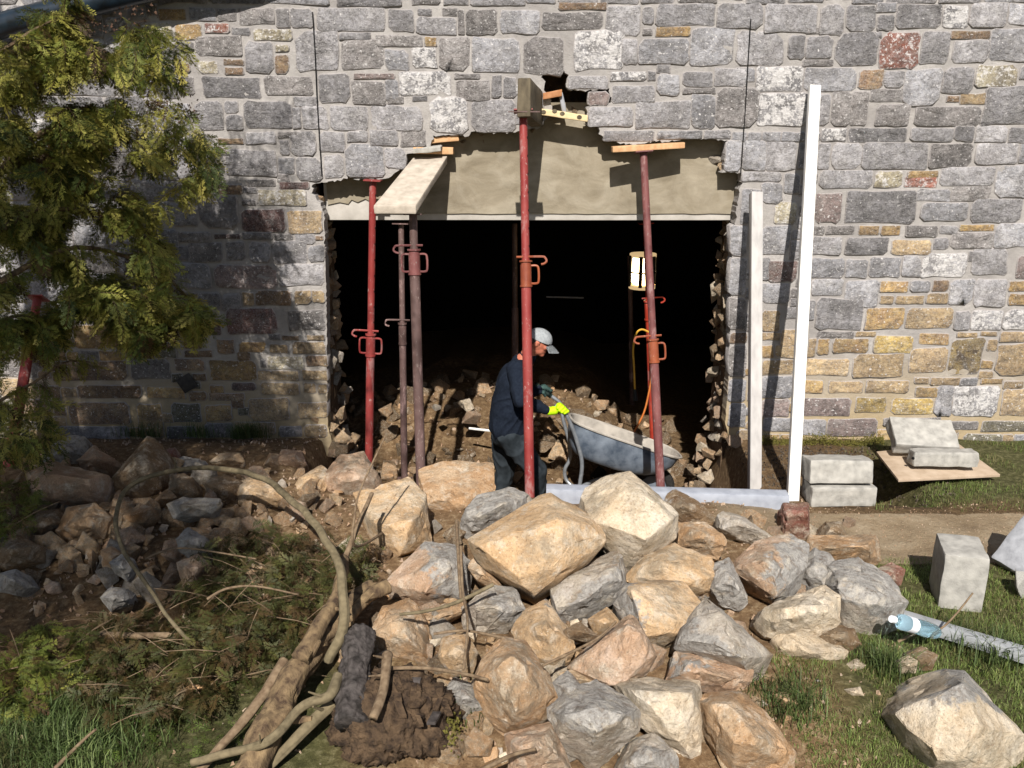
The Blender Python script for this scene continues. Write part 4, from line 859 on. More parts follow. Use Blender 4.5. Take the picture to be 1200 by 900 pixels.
# ================================================================ POSTS, BEAM, BLOCKS
def post(lab, top, bot, w, d, mat, name='timber_post'):
    top, bot = Vector(top), Vector(bot); u = (top-bot).normalized(); sx = Vector((1, 0, 0)); sx = (sx-u*sx.dot(u)).normalized(); sy = u.cross(sx).normalized()
    return board(name, lab, 'post', box8((top+bot)/2, sx*w/2, sy*d/2, (top-bot)/2), mat, bev=.003, cuts=2, amp=.001)
post('long bright white timber leaning against the wall', V(954.5, 101, 6.42), V(928, 600, 5.32), .074, .05, WHITEP)
p1, p2 = V(886, 226, 6.30), V(884, 590, 5.62); post('shorter weathered grey post leaning on the wall beside the opening', p1, p2, .078, .078, GREYT)
a, b = G(640, 604, .0), G(922, 612, .0)
a = V(640, 580, 5.2); b = V(922, 594, 5.12); b.z = .075; a.z = .085
ax_ = (b-a).normalized(); sy = Vector((0, 0, 1)).cross(ax_).normalized()
board('lintel_beam', 'pale blue grey beam lying on the ground across the sill of the opening', 'beam', box8((a+b)/2, (b-a)/2, sy*.05, (0, 0, .07)), BEAMM, bev=.004, amp=.0008, cuts=2)
def block(lab, c, yaw, dims, pitch=0, roll=0, mat=CONC, amp=.004, bev=.008):
    m_ = Matrix.Translation(Vector(c)) @ Euler((pitch, roll, yaw), 'XYZ').to_matrix().to_4x4()
    ax, ay, az = [m_.to_3x3() @ Vector(v) for v in ((dims[0]/2, 0, 0), (0, dims[1]/2, 0), (0, 0, dims[2]/2))]
    return board('concrete_block', lab, 'concrete block', box8(c, ax, ay, az), mat, bev=bev, cuts=6, amp=amp, group='concrete blocks on the right')
c = V(981, 588, 5.33); c.z = .065; block('lower of the two blocks stacked beside the white timber', c, R(1), (.415, .2, .13))
c = V(979, 562, 5.36); c.z = .21; block('upper, stained block of the two stacked beside the white timber', c, R(-1), (.40, .2, .15), pitch=R(-10))
# plywood with two blocks
pc = [V(1027, 529, 5.95), V(1122, 519, 6.05), V(1172, 556, 5.62), V(1053, 562, 5.5)]
z_ = [.12, .13, .16, .1]
for p_, q_ in zip(pc, z_): pass
board('plywood_sheet', 'square of plywood lying beside the wall with two blocks on it', 'plywood', quad_board(pc[0], pc[1], pc[2], pc[3], (0, 0, -.018)), PLY, bev=.001, cuts=2, amp=.0008)
zb_ = sum(p_.z for p_ in pc)/4
c = V(1105, 536, 5.68); block('low block with a small hole at the front of the plywood sheet', (c.x, c.y, c.z), R(-2), (.43, .12, .1), pitch=R(-4))
bm = bmesh.new(); hp = V(1070, 537, 5.612); bmesh.ops.create_uvsphere(bm, u_segments=8, v_segments=6, radius=.011, matrix=Matrix.Translation(hp)); o = bpy.data.objects['concrete_block.002']; part('hole', bm_mesh('hole', bm, HOLE), o)
c = V(1081, 508, 5.9); block('tilted slab block leaning behind the low one on the plywood', (c.x, c.y, c.z-.02), R(-4), (.43, .25, .1), pitch=R(32), roll=R(2))
# two blocks in the grass
c = G(1134, 714, 0); block('upright cracked pale block standing in the grass', (c.x-.01, c.y+.12, .145), R(-15), (.205, .26, .30), amp=.0035, bev=.006)
# crack
c = V(1200, 655, 4.35)
block('broken block tipped over at the right edge with its grey face up', (c.x+.1, c.y-.02, .13), R(35), (.16, .36, .36), pitch=R(10), roll=R(40), mat=CONC2, bev=.01)
c = V(1196, 690, 4.1); rough = put_chunk('concrete_lump', (c.x+.02, c.y, .07), .11, CONC); props(rough, 'rough pale lump of broken concrete below the tipped block', 'concrete lump')
# concrete bar in the grass
a, b = G(1045, 724, .06), G(1215, 776, .06); ax_ = (b-a).normalized(); sy = Vector((0, 0, 1)).cross(ax_)
board('concrete_bar', 'long thin grey concrete bar lying in the grass behind the bottle', 'concrete bar', box8((a+b)/2+Vector((0, .04, .0)), (b-a)/2, sy*.035, (0, 0, .026)), BARM, bev=.002, cuts=1, amp=.0004)
# bottle
def glassy(name, col, rough=.12):
    m = M(name, rough, .5); m.color(col); m.b.inputs['Transmission Weight'].default_value = .85; m.b.inputs['IOR'].default_value = 1.2; return m.m
PET = glassy('clear_blue_plastic', (.55, .8, .92, 1)); CAPM = plain('white_plastic', '#dcdee2', '#eceef2', 20, .5, .0005)
a, b = G(1047, 726, .24), G(1097, 741, .11); u = (b-a); L = u.length; u.normalize()
bt = empty('plastic_bottle', (a+b)/2, label='crushed clear blue plastic bottle with a white cap lying on the concrete bar', cat='bottle')
prof = [(0, .012), (.06, .013), (.10, .02), (.16, .034), (.2, .036), (.45, .034), (.5, .031), (.55, .035), (.75, .036), (.93, .035), (1, .028)]
part('bottle_body', tube('bottle_body', [a+u*L*t for t, _ in prof], [r for _, r in prof], PET, 16), bt)
part('cap', tube('cap', [a-u*.014, a+u*.008], .0165, CAPM, 14), bt)
part('bottle_label', tube('bottle_label', [a+u*L*.3, a+u*L*.46], .0362, CAPM, 16), bt)

# ================================================================ WHITE ROD, LAMP, CABLES INSIDE
a, b = V(550, 502, 7.62), V(585, 506, 7.5)
props(link('white_rod', local(tube('white_rod', [a, b], .012, WHITEP, 8), a), None, a), 'white plastic rod sticking out of the heap behind the man', 'rod')
a, b = V(640, 348, 10), V(684, 349, 10); props(link('pipe', local(tube('pipe', [a, b], .01, CONC2, 6), a), None, a), 'faint thin pipe on the dark back wall', 'pipe')
lp = V(753, 316, 8.2); lamp = empty('work_lamp', lp, label='lit caged work lamp hanging in the dark room behind the dull red prop', cat='lamp')
m = M('lit_lamp_glass'); m.b.inputs['Emission Color'].default_value = (1, .72, .38, 1); m.b.inputs['Emission Strength'].default_value = 9; m.color((1, .9, .7, 1)); GLOW = m.m
m = M('glowing_lamp_cap'); m.b.inputs['Emission Color'].default_value = (1, .7, .35, 1); m.b.inputs['Emission Strength'].default_value = .45; m.color('#c8a060'); GLOW2 = m.m  # weak emission paints the warm lamplight onto the end caps
s = D(lp)
part('lamp_glass', tube('lamp_glass', [lp+Vector((0, 0, -17*s)), lp+Vector((0, 0, -13*s)), lp+Vector((0, 0, 11*s)), lp+Vector((0, 0, 15*s))], [10*s, 14*s, 14*s, 10*s], GLOW, 14), lamp)
for z0, z1 in ((-22, -17.2), (15.2, 19)): part('lamp_cap', tube('lamp_cap', [lp+Vector((0, 0, z0*s)), lp+Vector((0, 0, z1*s))], 15.5*s, GLOW2, 14), lamp)
for k in range(6):
    a_ = k*math.pi/3+.25; d_ = Vector((math.cos(a_), math.sin(a_), 0))*15.5*s
    part('cage_bar', tube('cage_bar', [lp+d_+Vector((0, 0, -19*s)), lp+d_+Vector((0, 0, 17*s))], 2.2*s, HOLE, 6), lamp)
part('cage_ring', tube('cage_ring', [lp+Vector((math.cos(t)*15.8*s, math.sin(t)*15.8*s, -2*s)) for t in np.linspace(0, 6.283, 18)], .9*s, HOLE, 5), lamp)
CAB = plain('yellow_cable', '#b98a2c', '#cda040', 20, .6, .001); CABO = plain('orange_cable', '#b0602a', '#c87638', 20, .6, .001); BLK = plain('black_rubber', '#101010', '#1a1a1a', 20, .6, .001); TIRE = plain('tyre_rubber', '#1b1a19', '#34312e', 40, .85, .004)
cb = empty('hanging_cable', V(744, 388, 7.35), label='yellow cable hanging from the prop pin with a black plug', cat='cable')
part('cable', tube('cable', smooth_path([V(x, y, 7.35) for x, y in ((762, 390), (752, 386), (745, 392), (742, 410), (743, 430), (744, 457))], 5), .0085, CAB, 6), cb)
part('plug', tube('plug', [V(744, 456, 7.35), V(744.5, 462, 7.35), V(745, 469, 7.35)], [.014, .022, .026], BLK, 10), cb)
pth = smooth_path([V(x, y, 7.4) for x, y in ((762, 400), (763, 440), (760, 462), (754, 485), (742, 508))], 6)
props(link('orange_cable', local(tube('orange_cable', pth, .0085, CABO, 6), pth[0]), None, pth[0]), 'orange cable curving down beside the inner prop behind the barrow', 'cable')

# ================================================================ GUTTER PIPE TOP LEFT, PLATE ON WALL
PIPEM = plain('dark_blue_black_pipe', '#10161c', '#22303c', 10, .3, .002, .6)
pth = smooth_path([V(-60, 50, 6.33), V(20, 25, 6.33), V(90, 8, 6.33), V(180, -14, 6.36), V(290, -40, 6.36), V(420, -90, 6.36)], 6)
gp = tube('gutter_pipe', pth, .08, PIPEM, 18); props(link('gutter_pipe', local(gp, pth[0]), None, pth[0]), 'dark glossy gutter pipe crossing the top left corner behind the conifer', 'pipe')
STEELD = plain('dark_steel_plate', '#2c2a2a', '#4a4542', 30, .6, .003)
c = V(219, 449, W-.03)
board('steel_wall_plate', 'small dark square steel plate tilted on the shaded part of the wall', 'plate', box8(c, (.052, 0, .03), (0, .006, 0), (-.03, 0, .052)), STEELD, bev=.002, cuts=0, amp=0)
# ================================================================ WHEELBARROW
GALV = plain('galvanised_tray', '#4c5663', '#8b949f', 9, .5, .004, .5, .35)
TRAYIN = plain('dusty_tray_inside', '#8c867e', '#b3aba0', 12, .85, .003)
TUBEM = plain('galvanised_tube', '#8b9095', '#b4b8bc', 20, .4, .001, .5, .6)
GRIP = plain('dark_green_grip', '#16231f', '#223530', 20, .7, .002)
YC = 7.0
Rr, Rf = V(669, 489, YC), V(795, 532, YC); u = (Rf-Rr); TL = u.length; u.normalize()
wv = Vector((0, math.cos(R(8)), -math.sin(R(8)))); wv = (wv-u*wv.dot(u)).normalized(); nv = u.cross(wv).normalized(); nv = nv if nv.z < 0 else -nv   # nv points down into the tray
bar = empty('wheelbarrow', Vector((Rr.x+.6, YC, -.78)), label='galvanised wheelbarrow tipping forward, held by the man', cat='wheelbarrow')
def rr(s0, s1, hw0, hw1, dep, n=10, rad=.3):
    out = []
    for k in range(4*n):
        a = 2*math.pi*(k+.5)/(4*n); c, s_ = math.cos(a), math.sin(a); r_ = (abs(c)**3.4+abs(s_)**3.4)**(-1/3.4)
        t = (c*r_+1)/2; hw = hw0+(hw1-hw0)*t
        out.append(Rr+u*TL*(s0+(s1-s0)*t)+wv*(s_*r_*hw)+nv*dep)
    return out
def tray(off):
    L = []
    for t in np.linspace(0, 1, 7):
        e = t**1.5
        L.append(rr(.005+off/TL+.15*e, .995-off/TL-.40*e, (.29-off)*(1-.35*e), (.27-off)*(1-.32*e), .265*math.sin(t*math.pi/2)**.8-off*t))
    return L
def loft(Ls, close=True):
    bm = bmesh.new(); vr = [[bm.verts.new(p) for p in r_] for r_ in Ls]; n = len(vr[0])
    for a_, b_ in zip(vr, vr[1:]):
        for k in range(n): bm.faces.new((a_[k], a_[(k+1) % n], b_[(k+1) % n], b_[k]))
    if close: bm.faces.new(vr[-1])
    bmesh.ops.recalc_face_normals(bm, faces=bm.faces); return bm
part('tray', bm_mesh('tray', loft(tray(0)), GALV, True), bar)
part('tray_lining', bm_mesh('tray_lining', loft(tray(.006)), TRAYIN, True), bar)
rim = rr(-.005, 1.005, .296, .276, 0); part('rim', tube('rim', rim+rim[:2], .011, TRAYIN, 6), bar)
near = [V(650, 475, 6.72), V(657, 480, 6.72), V(664, 487, 6.72), V(672, 505, 6.73), V(680, 531, 6.74), V(682, 548, 6.74), V(679, 574, 6.74), V(684, 580, 6.8), V(700, 566, 6.85), V(735, 560, 6.9), V(762, 573, 6.97)]
far = [V(629, 452, 7.28), V(650, 467, 7.28), V(657, 474, 7.28), V(660, 492, 7.26), V(667, 518, 7.25), V(668, 537, 7.25), V(662, 550, 7.25), V(664, 563, 7.25), V(677, 571, 7.2), V(700, 562, 7.15), V(735, 556, 7.1), V(762, 571, 7.03)]
part('frame_tube', tube('frame_tube', smooth_path(near, 4), .0165, TUBEM, 10), bar); part('frame_tube', tube('frame_tube', smooth_path(far, 4), .0165, TUBEM, 10), bar)
part('handle_grip', tube('handle_grip', [far[0]-(far[1]-far[0])*.1, far[0]+(far[1]-far[0])*.8], .023, GRIP, 10), bar)
wc = V(764, 577, 7.0); wc.z = -.8+.19
t = [(math.cos(a)*.15, math.sin(a)*.15) for a in np.linspace(0, 2*math.pi, 29)]
wh = part('wheel', tube('wheel', [wc+Vector((x, 0, z)) for x, z in t], .042, TIRE, 10), bar)
me = tube('rim_disc', [wc+Vector((0, -.03, 0)), wc+Vector((0, .03, 0))], .115, GALV, 20); o = link('rim_disc', local(me, wh.matrix_world.translation+bar.location), wh)
# second piece: old roller leaning beside the barrow legs
a, b = V(683, 575, 7.5), V(706, 550, 7.6); props(link('dark_pipe', local(tube('dark_pipe', [a, b], .05, TIRE, 14), a), None, a), 'short dark pipe lying on the rubble behind the barrow legs', 'pipe')

# ================================================================ THE MAN
def blob(name, prims, voxel, sm_it, mat, fold=0, fs=8, seed=0, center=None, anis=(1, 1, 1)):
    bm = bmesh.new()
    def ell(p, r, rot=None):
        m_ = Matrix.Translation(Vector(p)) @ (rot.to_matrix().to_4x4() if rot else Matrix()) @ Matrix.Diagonal((r[0], r[1], r[2], 1))
        bmesh.ops.create_icosphere(bm, subdivisions=3, radius=1, matrix=m_)
    for q in prims:
        if q[0] == 's': ell(q[1], q[2], q[3] if len(q) > 3 else None)
        else:
            p0, r0, p1, r1 = Vector(q[1]), q[2], Vector(q[3]), q[4]; L = (p1-p0).length; n = max(2, int(L/(min(r0, r1)*.35)))
            n = min(n, 24)
            add_tube(bm, [p0, p1], [r0, r1], 20)
            ell(p0, (r0,)*3); ell(p1, (r1,)*3)
    me = bpy.data.meshes.new('tmp'); bm.to_mesh(me); bm.free(); o = bpy.data.objects.new('tmp', me); COL.objects.link(o)
    md = o.modifiers.new('r', 'REMESH'); md.mode = 'VOXEL'; md.voxel_size = voxel
    ms = o.modifiers.new('s', 'SMOOTH'); ms.factor = .6; ms.iterations = sm_it
    dg = bpy.context.evaluated_depsgraph_get(); res = bpy.data.meshes.new_from_object(o.evaluated_get(dg)); res.name = name
    bpy.data.objects.remove(o); bpy.data.meshes.remove(me)
    if fold:
        bm = bmesh.new(); bm.from_mesh(res); bm.normal_update()
        for v in bm.verts:
            q = Vector((v.co.x*anis[0], v.co.y*anis[1], v.co.z*anis[2]))*fs+Vector((seed, seed*2, 0))
            w_ = noise.noise(q+Vector((noise.noise(q*.7)*1.2,)*3)); rdg = (1-abs(w_)*2.4)
            v.co += v.normal*fold*(max(0, rdg)**1.5-.4+.5*noise.noise(q*.5))
        bm.to_mesh(res); bm.free()
    res.materials.clear(); res.materials.append(mat); res.shade_smooth(); return res
SKIN = plain('skin', '#a8604a', '#c07a62', 40, .55, .0008)
NAVY = plain('navy_sweatshirt', '#161b26', '#212833', 60, .95, .002, .1)
TROU = plain('dark_grey_work_trousers', '#1e2327', '#363c41', 14, .95, .003, .15)
CAPG = plain('light_grey_cap_cloth', '#85898c', '#a2a6a8', 50, .9, .001, .1)
GLOVE = plain('fluorescent_yellow_glove', '#a8d400', '#c2ea10', 50, .7, .001, .3)
HAIRM = plain('dark_grey_hair', '#2a2523', '#46403c', 80, .9, .003); BOOT = plain('dusty_boot_leather', '#3a332c', '#6b5f52', 20, .9, .003)
man = empty('person', V(600, 598, 6.95), label='man in navy sweatshirt, dark trousers and grey cap, yellow glove on the barrow handle', cat='person')
man.location.z = -.8
HC = V(631, 399, 6.93); HR = Euler((0, R(24), R(-8)))       # head centre and its forward nod
def hp_(x, y, z): return HC+HR.to_matrix() @ Vector((x, y, z))
neck = V(614, 424, 6.94); chest = V(604, 447, 6.95); belly = V(598, 478, 6.95); pelv = V(595, 502, 6.95)
shN, elN, wrN = V(606, 434, 6.74), V(611, 468, 6.62), V(643, 482, 6.70)
shF, elF, wrF = V(609, 433, 7.15), V(612, 463, 7.28), V(634, 456, 7.28)
hipN, knN, anN = V(597, 512, 6.86), V(630, 553, 6.84), V(628, 589, 6.9)
hipF, knF, anF = V(592, 512, 7.05), V(592, 553, 7.08), V(582, 589, 7.1)
for a_ in (anN, anF): a_.z = -.71
body = [('s', HC, (.094, .074, .1), HR), ('s', hp_(.03, 0, -.055), (.062, .056, .06), HR), ('s', hp_(.068, 0, -.092), (.026, .03, .022), HR), ('c', hp_(.085, 0, .008), .012, hp_(.107, 0, -.03), .013),
        ('s', hp_(.085, 0, .03), (.018, .05, .012), HR), ('s', hp_(.072, 0, -.062), (.026, .028, .009), HR), ('s', hp_(.07, .035, -.02), (.022, .02, .024), HR), ('s', hp_(.07, -.035, -.02), (.022, .02, .024), HR),
        ('s', hp_(-.005, .076, -.01), (.02, .008, .031), HR), ('s', hp_(-.005, -.076, -.01), (.02, .008, .031), HR), ('s', hp_(.005, -.078, .0), (.014, .008, .014), HR),
        ('c', hp_(-.02, 0, -.05), .058, neck, .062), ('c', neck, .08, chest, .11), ('c', chest, .11, pelv, .11),
        ('c', shN, .06, elN, .042), ('c', elN, .04, wrN, .026), ('c', shF, .06, elF, .042), ('c', elF, .04, wrF, .026), ('c', chest, .07, shN, .06), ('c', chest, .07, shF, .06),
        ('c', hipN, .075, knN, .052), ('c', knN, .052, anN, .038), ('c', hipF, .075, knF, .052), ('c', knF, .052, anF, .038), ('c', anN, .035, anN+Vector((.1, 0, -.05)), .03), ('c', anF, .035, anF+Vector((.1, 0, -.05)), .03)]
part('body', blob('body', body, .0062, 3, SKIN), man)
bk = V(590, 450, 6.95)
jk = [('c', chest+Vector((0, -.1, 0)), .135, chest+Vector((0, .1, 0)), .135), ('c', chest+Vector((0, -.09, 0)), .14, belly+Vector((0, -.07, 0)), .158), ('c', chest+Vector((0, .09, 0)), .14, belly+Vector((0, .07, 0)), .158),
      ('c', belly+Vector((.005, -.06, .02)), .16, pelv+Vector((0, -.06, .05)), .155), ('c', belly+Vector((.005, .06, .02)), .16, pelv+Vector((0, .06, .05)), .155), ('c', neck+Vector((-.02, 0, -.02)), .085, chest, .13),
      ('c', neck+Vector((0, -.05, -.05)), .075, shN, .083), ('c', neck+Vector((0, .05, -.05)), .075, shF, .083), ('c', shN, .088, elN, .068), ('c', elN, .067, wrN+(elN-wrN)*.12, .044), ('c', shF, .088, elF, .068), ('c', elF, .067, wrF+(elF-wrF)*.1, .044),
      ('c', neck+Vector((.0, 0, .0)), .074, neck+Vector((.035, 0, .045)), .07)]
part('sweatshirt', blob('sweatshirt', jk, .008, 5, NAVY, .011, 7, 3, anis=(1, 1, .7)), man)
part('hem_band', blob('hem_band', [('c', pelv+Vector((0, -.055, .0)), .14, pelv+Vector((0, .055, .0)), .14), ], .01, 2, NAVY), man)
tr = [('c', pelv+Vector((0, -.06, -.02)), .135, pelv+Vector((0, .06, -.02)), .135), ('c', hipN+Vector((0, 0, .02)), .125, knN, .085), ('c', knN, .085, anN, .068), ('c', hipF+Vector((0, 0, .02)), .125, knF, .085), ('c', knF, .085, anF, .07),
      ('s', anN+Vector((0, 0, 0)), (.075, .07, .05)), ('s', anF, (.075, .07, .05))]
part('trousers', blob('trousers', tr, .008, 4, TROU, .014, 7, 8, anis=(1, 1, .75)), man)
for a_ in (anN, anF): part('boot', blob('boot', [('c', a_+Vector((0, 0, .0)), .05, a_+Vector((0, 0, -.04)), .05), ('c', a_+Vector((.0, 0, -.045)), .045, a_+Vector((.15, 0, -.055)), .038)], .008, 3, BOOT), man)
# cap: dome, panel seams, peak
dome = []
bm = bmesh.new(); bmesh.ops.create_uvsphere(bm, u_segments=28, v_segments=18, radius=1)
bmesh.ops.delete(bm, geom=[v for v in bm.verts if v.co.z < -.12], context='VERTS')
for v in bm.verts:
    c = v.co.copy(); z_ = max(c.z, -.12); v.co = Vector((c.x*.103, c.y*.085, z_*.076+.010*(1-abs(c.x))*(1 if z_ > .5 else 0)+.018))
    v.co.x += .006*max(0, c.x); v.co.z += .014*max(0, c.x)*max(0, z_)
for v in bm.verts: v.co = HC+HR.to_matrix() @ v.co
cap = part('cap', bm_mesh('cap', bm, CAPG, True), man)
bm = bmesh.new(); rows = []
for i in range(7):
    t = i/6; row = []
    for k in range(15):
        a_ = (k/14-.5)*2*R(62); rx = .088+.105*t*math.cos(a_*.9); wy = .072*math.sin(a_)*(1.08-.1*t)/math.sin(R(62))
        row.append(hp_(.05+(rx-.05)*math.cos(a_*.75)+.0, wy, .012-.008*t-.10*t*t*.25-.02*(abs(a_)/R(62))**2*t-.02*(1-t)*(abs(a_)/R(62))**2))
    rows.append([bm.verts.new(p) for p in row])
for r0, r1 in zip(rows, rows[1:]):
    for k in range(14): bm.faces.new((r0[k], r0[k+1], r1[k+1], r1[k]))
g_ = bmesh.ops.solidify(bm, geom=bm.faces[:], thickness=.004); bmesh.ops.recalc_face_normals(bm, faces=bm.faces)
me = bm_mesh('peak', bm, CAPG, True); link('peak', local(me, man.location), cap)
part('hair', blob('hair', [('c', hp_(-.06, -.055, -.02), .03, hp_(-.02, -.068, .005), .016), ('c', hp_(-.06, .055, -.02), .03, hp_(-.02, .068, .005), .016), ('s', hp_(-.07, 0, -.02), (.035, .06, .04), HR), ('c', hp_(.02, -.07, .015), .007, hp_(.022, -.071, -.015), .005)], .006, 2, HAIRM), man)
gl = empty('glasses', Vector(), ); gl.parent = man; del_ = hp_(.1, 0, .0); gl.location = del_-man.location
for s_ in (-1, 1):
    ring_ = [hp_(.098-.012*abs(math.cos(t)), s_*(.034+.022*math.cos(t)), .008+.015*math.sin(t)) for t in np.linspace(0, 6.283, 13)]
    me = tube('glasses_rim', ring_, .0022, HOLE, 5); link('glasses_rim', local(me, del_), gl)
    me = tube('glasses_arm', [hp_(.092, s_*.056, .012), hp_(.0, s_*.079, .012)], .0022, HOLE, 5); link('glasses_arm', local(me, del_), gl)
# gloves: palm, four fingers wrapped round the tube, thumb
GLOVED = plain('dark_teal_glove', '#17302e', '#4a625c', 30, .8, .002)
def glove(w_, tdir, gp, side, mat=None):
    tdir = tdir.normalized(); out = Vector((0, side, 0)); out = (out-tdir*out.dot(tdir)).normalized(); up_ = tdir.cross(out); up_ = up_ if up_.z > 0 else -up_
    pr = [('c', w_, .033, w_+(gp-w_)*.5, .036), ('c', gp+up_*.02-tdir*.028+out*.014, .03, gp+up_*.02+tdir*.024+out*.014, .027)]
    for k in range(4):
        b_ = gp+tdir*(-.033+.023*k)+up_*.032; r_ = (.0135, .014, .0135, .0118)[k]; L = (.9, 1, .96, .8)[k]
        a1 = b_+out*.034*L+up_*.004; a2 = a1+out*.012-up_*.034*L; a3 = a2-out*.026*L-up_*.014
        a1 += tdir*.004*k; pr += [('c', b_, r_*1.1, a1, r_), ('c', a1, r_, a2, r_*.95), ('c', a2, r_*.95, a3, r_*.85)]
    t0 = gp-tdir*.03-out*.012+up_*.012; t1 = t0-out*.024-up_*.022+tdir*.02; t2 = t1+tdir*.03-up_*.014+out*.01
    pr += [('c', t0, .019, t1, .015), ('c', t1, .015, t2, .0125)]
    return blob('glove', pr, .0042, 2, mat or GLOVE)
part('glove', glove(wrN, near[2]-near[0], V(656.5, 480, 6.72), -1), man)
part('glove', glove(wrF, far[1]-far[0], far[0]+(far[1]-far[0])*.45, 1, GLOVED), man)
# ================================================================ FOLIAGE
def frond_template(npair, seed, droop=.25, second=True):
    r = np.random.default_rng(seed); T = []; tt = []
    def leaf(p, d, L, w, t):
        d = d/np.linalg.norm(d); s = np.cross(d, [0, 0, 1.0]); s /= (np.linalg.norm(s)+1e-9)
        m_ = p+d*L*.45
        T.append([p-s*w*.25, m_-s*w*.5, p+d*L, m_+s*w*.5]); tt.append(t)
    def stem(t): return np.array([t, .06*math.sin(t*4), -droop*t*t])
    for i in range(npair):
        t = (i+.6)/(npair+.4); p = stem(t)
        for s in (-1, 1):
            L = (.34*(1-t)**.7+.09)*r.uniform(.75, 1.2); a = r.uniform(.55, .95)
            d = np.array([math.cos(a), s*math.sin(a), r.uniform(-.35, .05)])
            leaf(p, d, L, .036, t)
            if second and L > .17:
                for k, f in enumerate((.35, .6, .82)):
                    for s2 in (-1, 1):
                        a2 = a*s+s2*r.uniform(.5, .8); d2 = np.array([math.cos(a2), math.sin(a2), r.uniform(-.3, .1)])
                        leaf(p+d*L*f, d2, L*.42*(1.1-f*.5), .03, t)
    leaf(stem(.93), np.array([1, 0, -.4]), .12, .045, 1.)
    for i in range(3):
        a_, b_ = stem(i/3), stem((i+1)/3); T.append([a_-[0, .009, 0], b_-[0, .007, 0], b_+[0, .007, 0], a_+[0, .009, 0]]); tt.append(-1)
    return np.array(T), np.array(tt)
TPL = [frond_template(9, 1), frond_template(8, 2, .4), frond_template(10, 3, .15)]
TPLC = [frond_template(5, 4, .3, False), frond_template(5, 5, .2, False)]
def foliage(name, fronds, mat, parent, tpl=TPL):
    """fronds: list of (pos, dir, roll, length, tint)"""
    Vs, Ts = [], []
    for (p, d, roll, L, tint) in fronds:
        T, tt = tpl[random.randrange(len(tpl))]
        d = Vector(d).normalized(); q = d.to_track_quat('X', 'Z') @ Euler((roll, 0, 0)).to_quaternion(); m_ = np.array(q.to_matrix())
        Vs.append(((T*L).reshape(-1, 3) @ m_.T)+np.array(p)-np.array(parent.location if parent else (0, 0, 0)))
        v = np.clip(tint+.28*(tt-.45), .17, 1) if tint > .15 else np.full(len(tt), tint)
        v = np.where(tt < 0, .06, v); Ts.append(np.repeat(v, 4))
    Vs = np.concatenate(Vs); Ts = np.concatenate(Ts); n = len(Vs)//4
    me = bpy.data.meshes.new(name); me.vertices.add(len(Vs)); me.vertices.foreach_set('co', Vs.astype(np.float32).ravel())
    me.loops.add(n*4); me.loops.foreach_set('vertex_index', np.arange(n*4, dtype=np.int32)); me.polygons.add(n); me.polygons.foreach_set('loop_start', np.arange(0, n*4, 4, dtype=np.int32))
    me.update(calc_edges=True); floatattr(me, 'tint', Ts); me.materials.append(mat)
    return link(name, me, parent)
def wpath(pts): return smooth_path([V(*p) for p in pts], 5)
random.seed(31)
tree = empty('conifer_tree', (-3.9, 3.9, 0), label='large conifer whose drooping green branches fill the left side in front of the wall', cat='tree')
part('trunk', tube('trunk', smooth_path([(-3.9, 3.9, -.1), (-3.85, 3.92, 1), (-3.75, 3.85, 2.4), (-3.7, 3.8, 4.2), (-3.72, 3.8, 6)], 5), [.2-.0075*i for i in range(21)], BARK, 14), tree)
# limbs seen in the photograph
LIMB = [[(-120, 230, 4.6), (-20, 215, 4.9), (10, 190, 5.0), (45, 158, 5.05), (80, 146, 5.1), (110, 147, 5.15), (145, 158, 5.2)],
        [(-60, -40, 4.9), (70, -20, 4.95), (76, 10, 5), (83, 45, 5), (78, 75, 5.0)], [(80, 72, 5), (105, 70, 5.05), (150, 82, 5.2), (200, 100, 5.4)],
        [(-80, 90, 4.6), (0, 60, 4.8), (40, 35, 4.9), (75, 18, 5)], [(-80, 330, 4.3), (0, 270, 4.6), (60, 245, 4.9), (150, 260, 5.2), (190, 290, 5.4)],
        [(-80, 380, 4.3), (0, 330, 4.5), (90, 290, 4.9), (180, 315, 5.3), (235, 365, 5.5)], [(-60, 420, 4.4), (0, 378, 4.6), (30, 370, 4.7), (45, 382, 4.7)],
        [(-60, 520, 4.6), (0, 470, 4.8), (40, 448, 4.9), (75, 425, 5.0), (105, 424, 5.1)], [(80, 145, 5.1), (86, 165, 5.05), (90, 180, 5.0)], [(95, 290, 4.9), (100, 330, 4.95), (97, 355, 4.95)], [(160, 150, 5.2), (162, 185, 5.2), (156, 205, 5.15)]]
for i, pl in enumerate(LIMB):
    p_ = wpath(pl); r0 = (.026, .026, .012, .014, .022, .02, .012, .012, .007, .006, .007)[i]
    part('limb', tube('limb', p_, [r0*(1-.7*k/(len(p_)-1)) for k in range(len(p_))], TWIG if i < 4 or i > 5 else BARK, 7), tree)
# overhead limbs, above and beside the view, that reach from the trunk and shade the rubble
OVER = [[(-3.75, 3.85, 3.3), (-2.8, 2.6, 3.45), (-2.3, 1.4, 3.5), (-1.8, .4, 3.5)], [(-3.75, 3.85, 3.6), (-3.2, 2.2, 3.8), (-3.0, 1.0, 3.7), (-2.9, -.2, 3.6)], [(-3.75, 3.85, 2.9), (-3.5, 2.6, 3.1), (-3.1, 1.6, 3.2), (-2.7, .8, 3.1)], [(-3.75, 3.85, 3.1), (-2.9, 3.5, 3.4), (-2.0, 3.2, 3.5), (-1.3, 3.1, 3.4)], [(-3.75, 3.85, 3.5), (-3, 2.9, 3.7), (-2.2, 2.3, 3.7), (-1.6, 1.9, 3.5)], [(-3.8, 3.85, 2.6), (-3.2, 2.9, 3.0), (-2.7, 2.0, 3.1), (-2.2, 1.3, 3.0)], [(-3.7, 3.85, 4.2), (-2.9, 3.7, 4.4), (-2.0, 3.8, 4.4)]]
fr = []
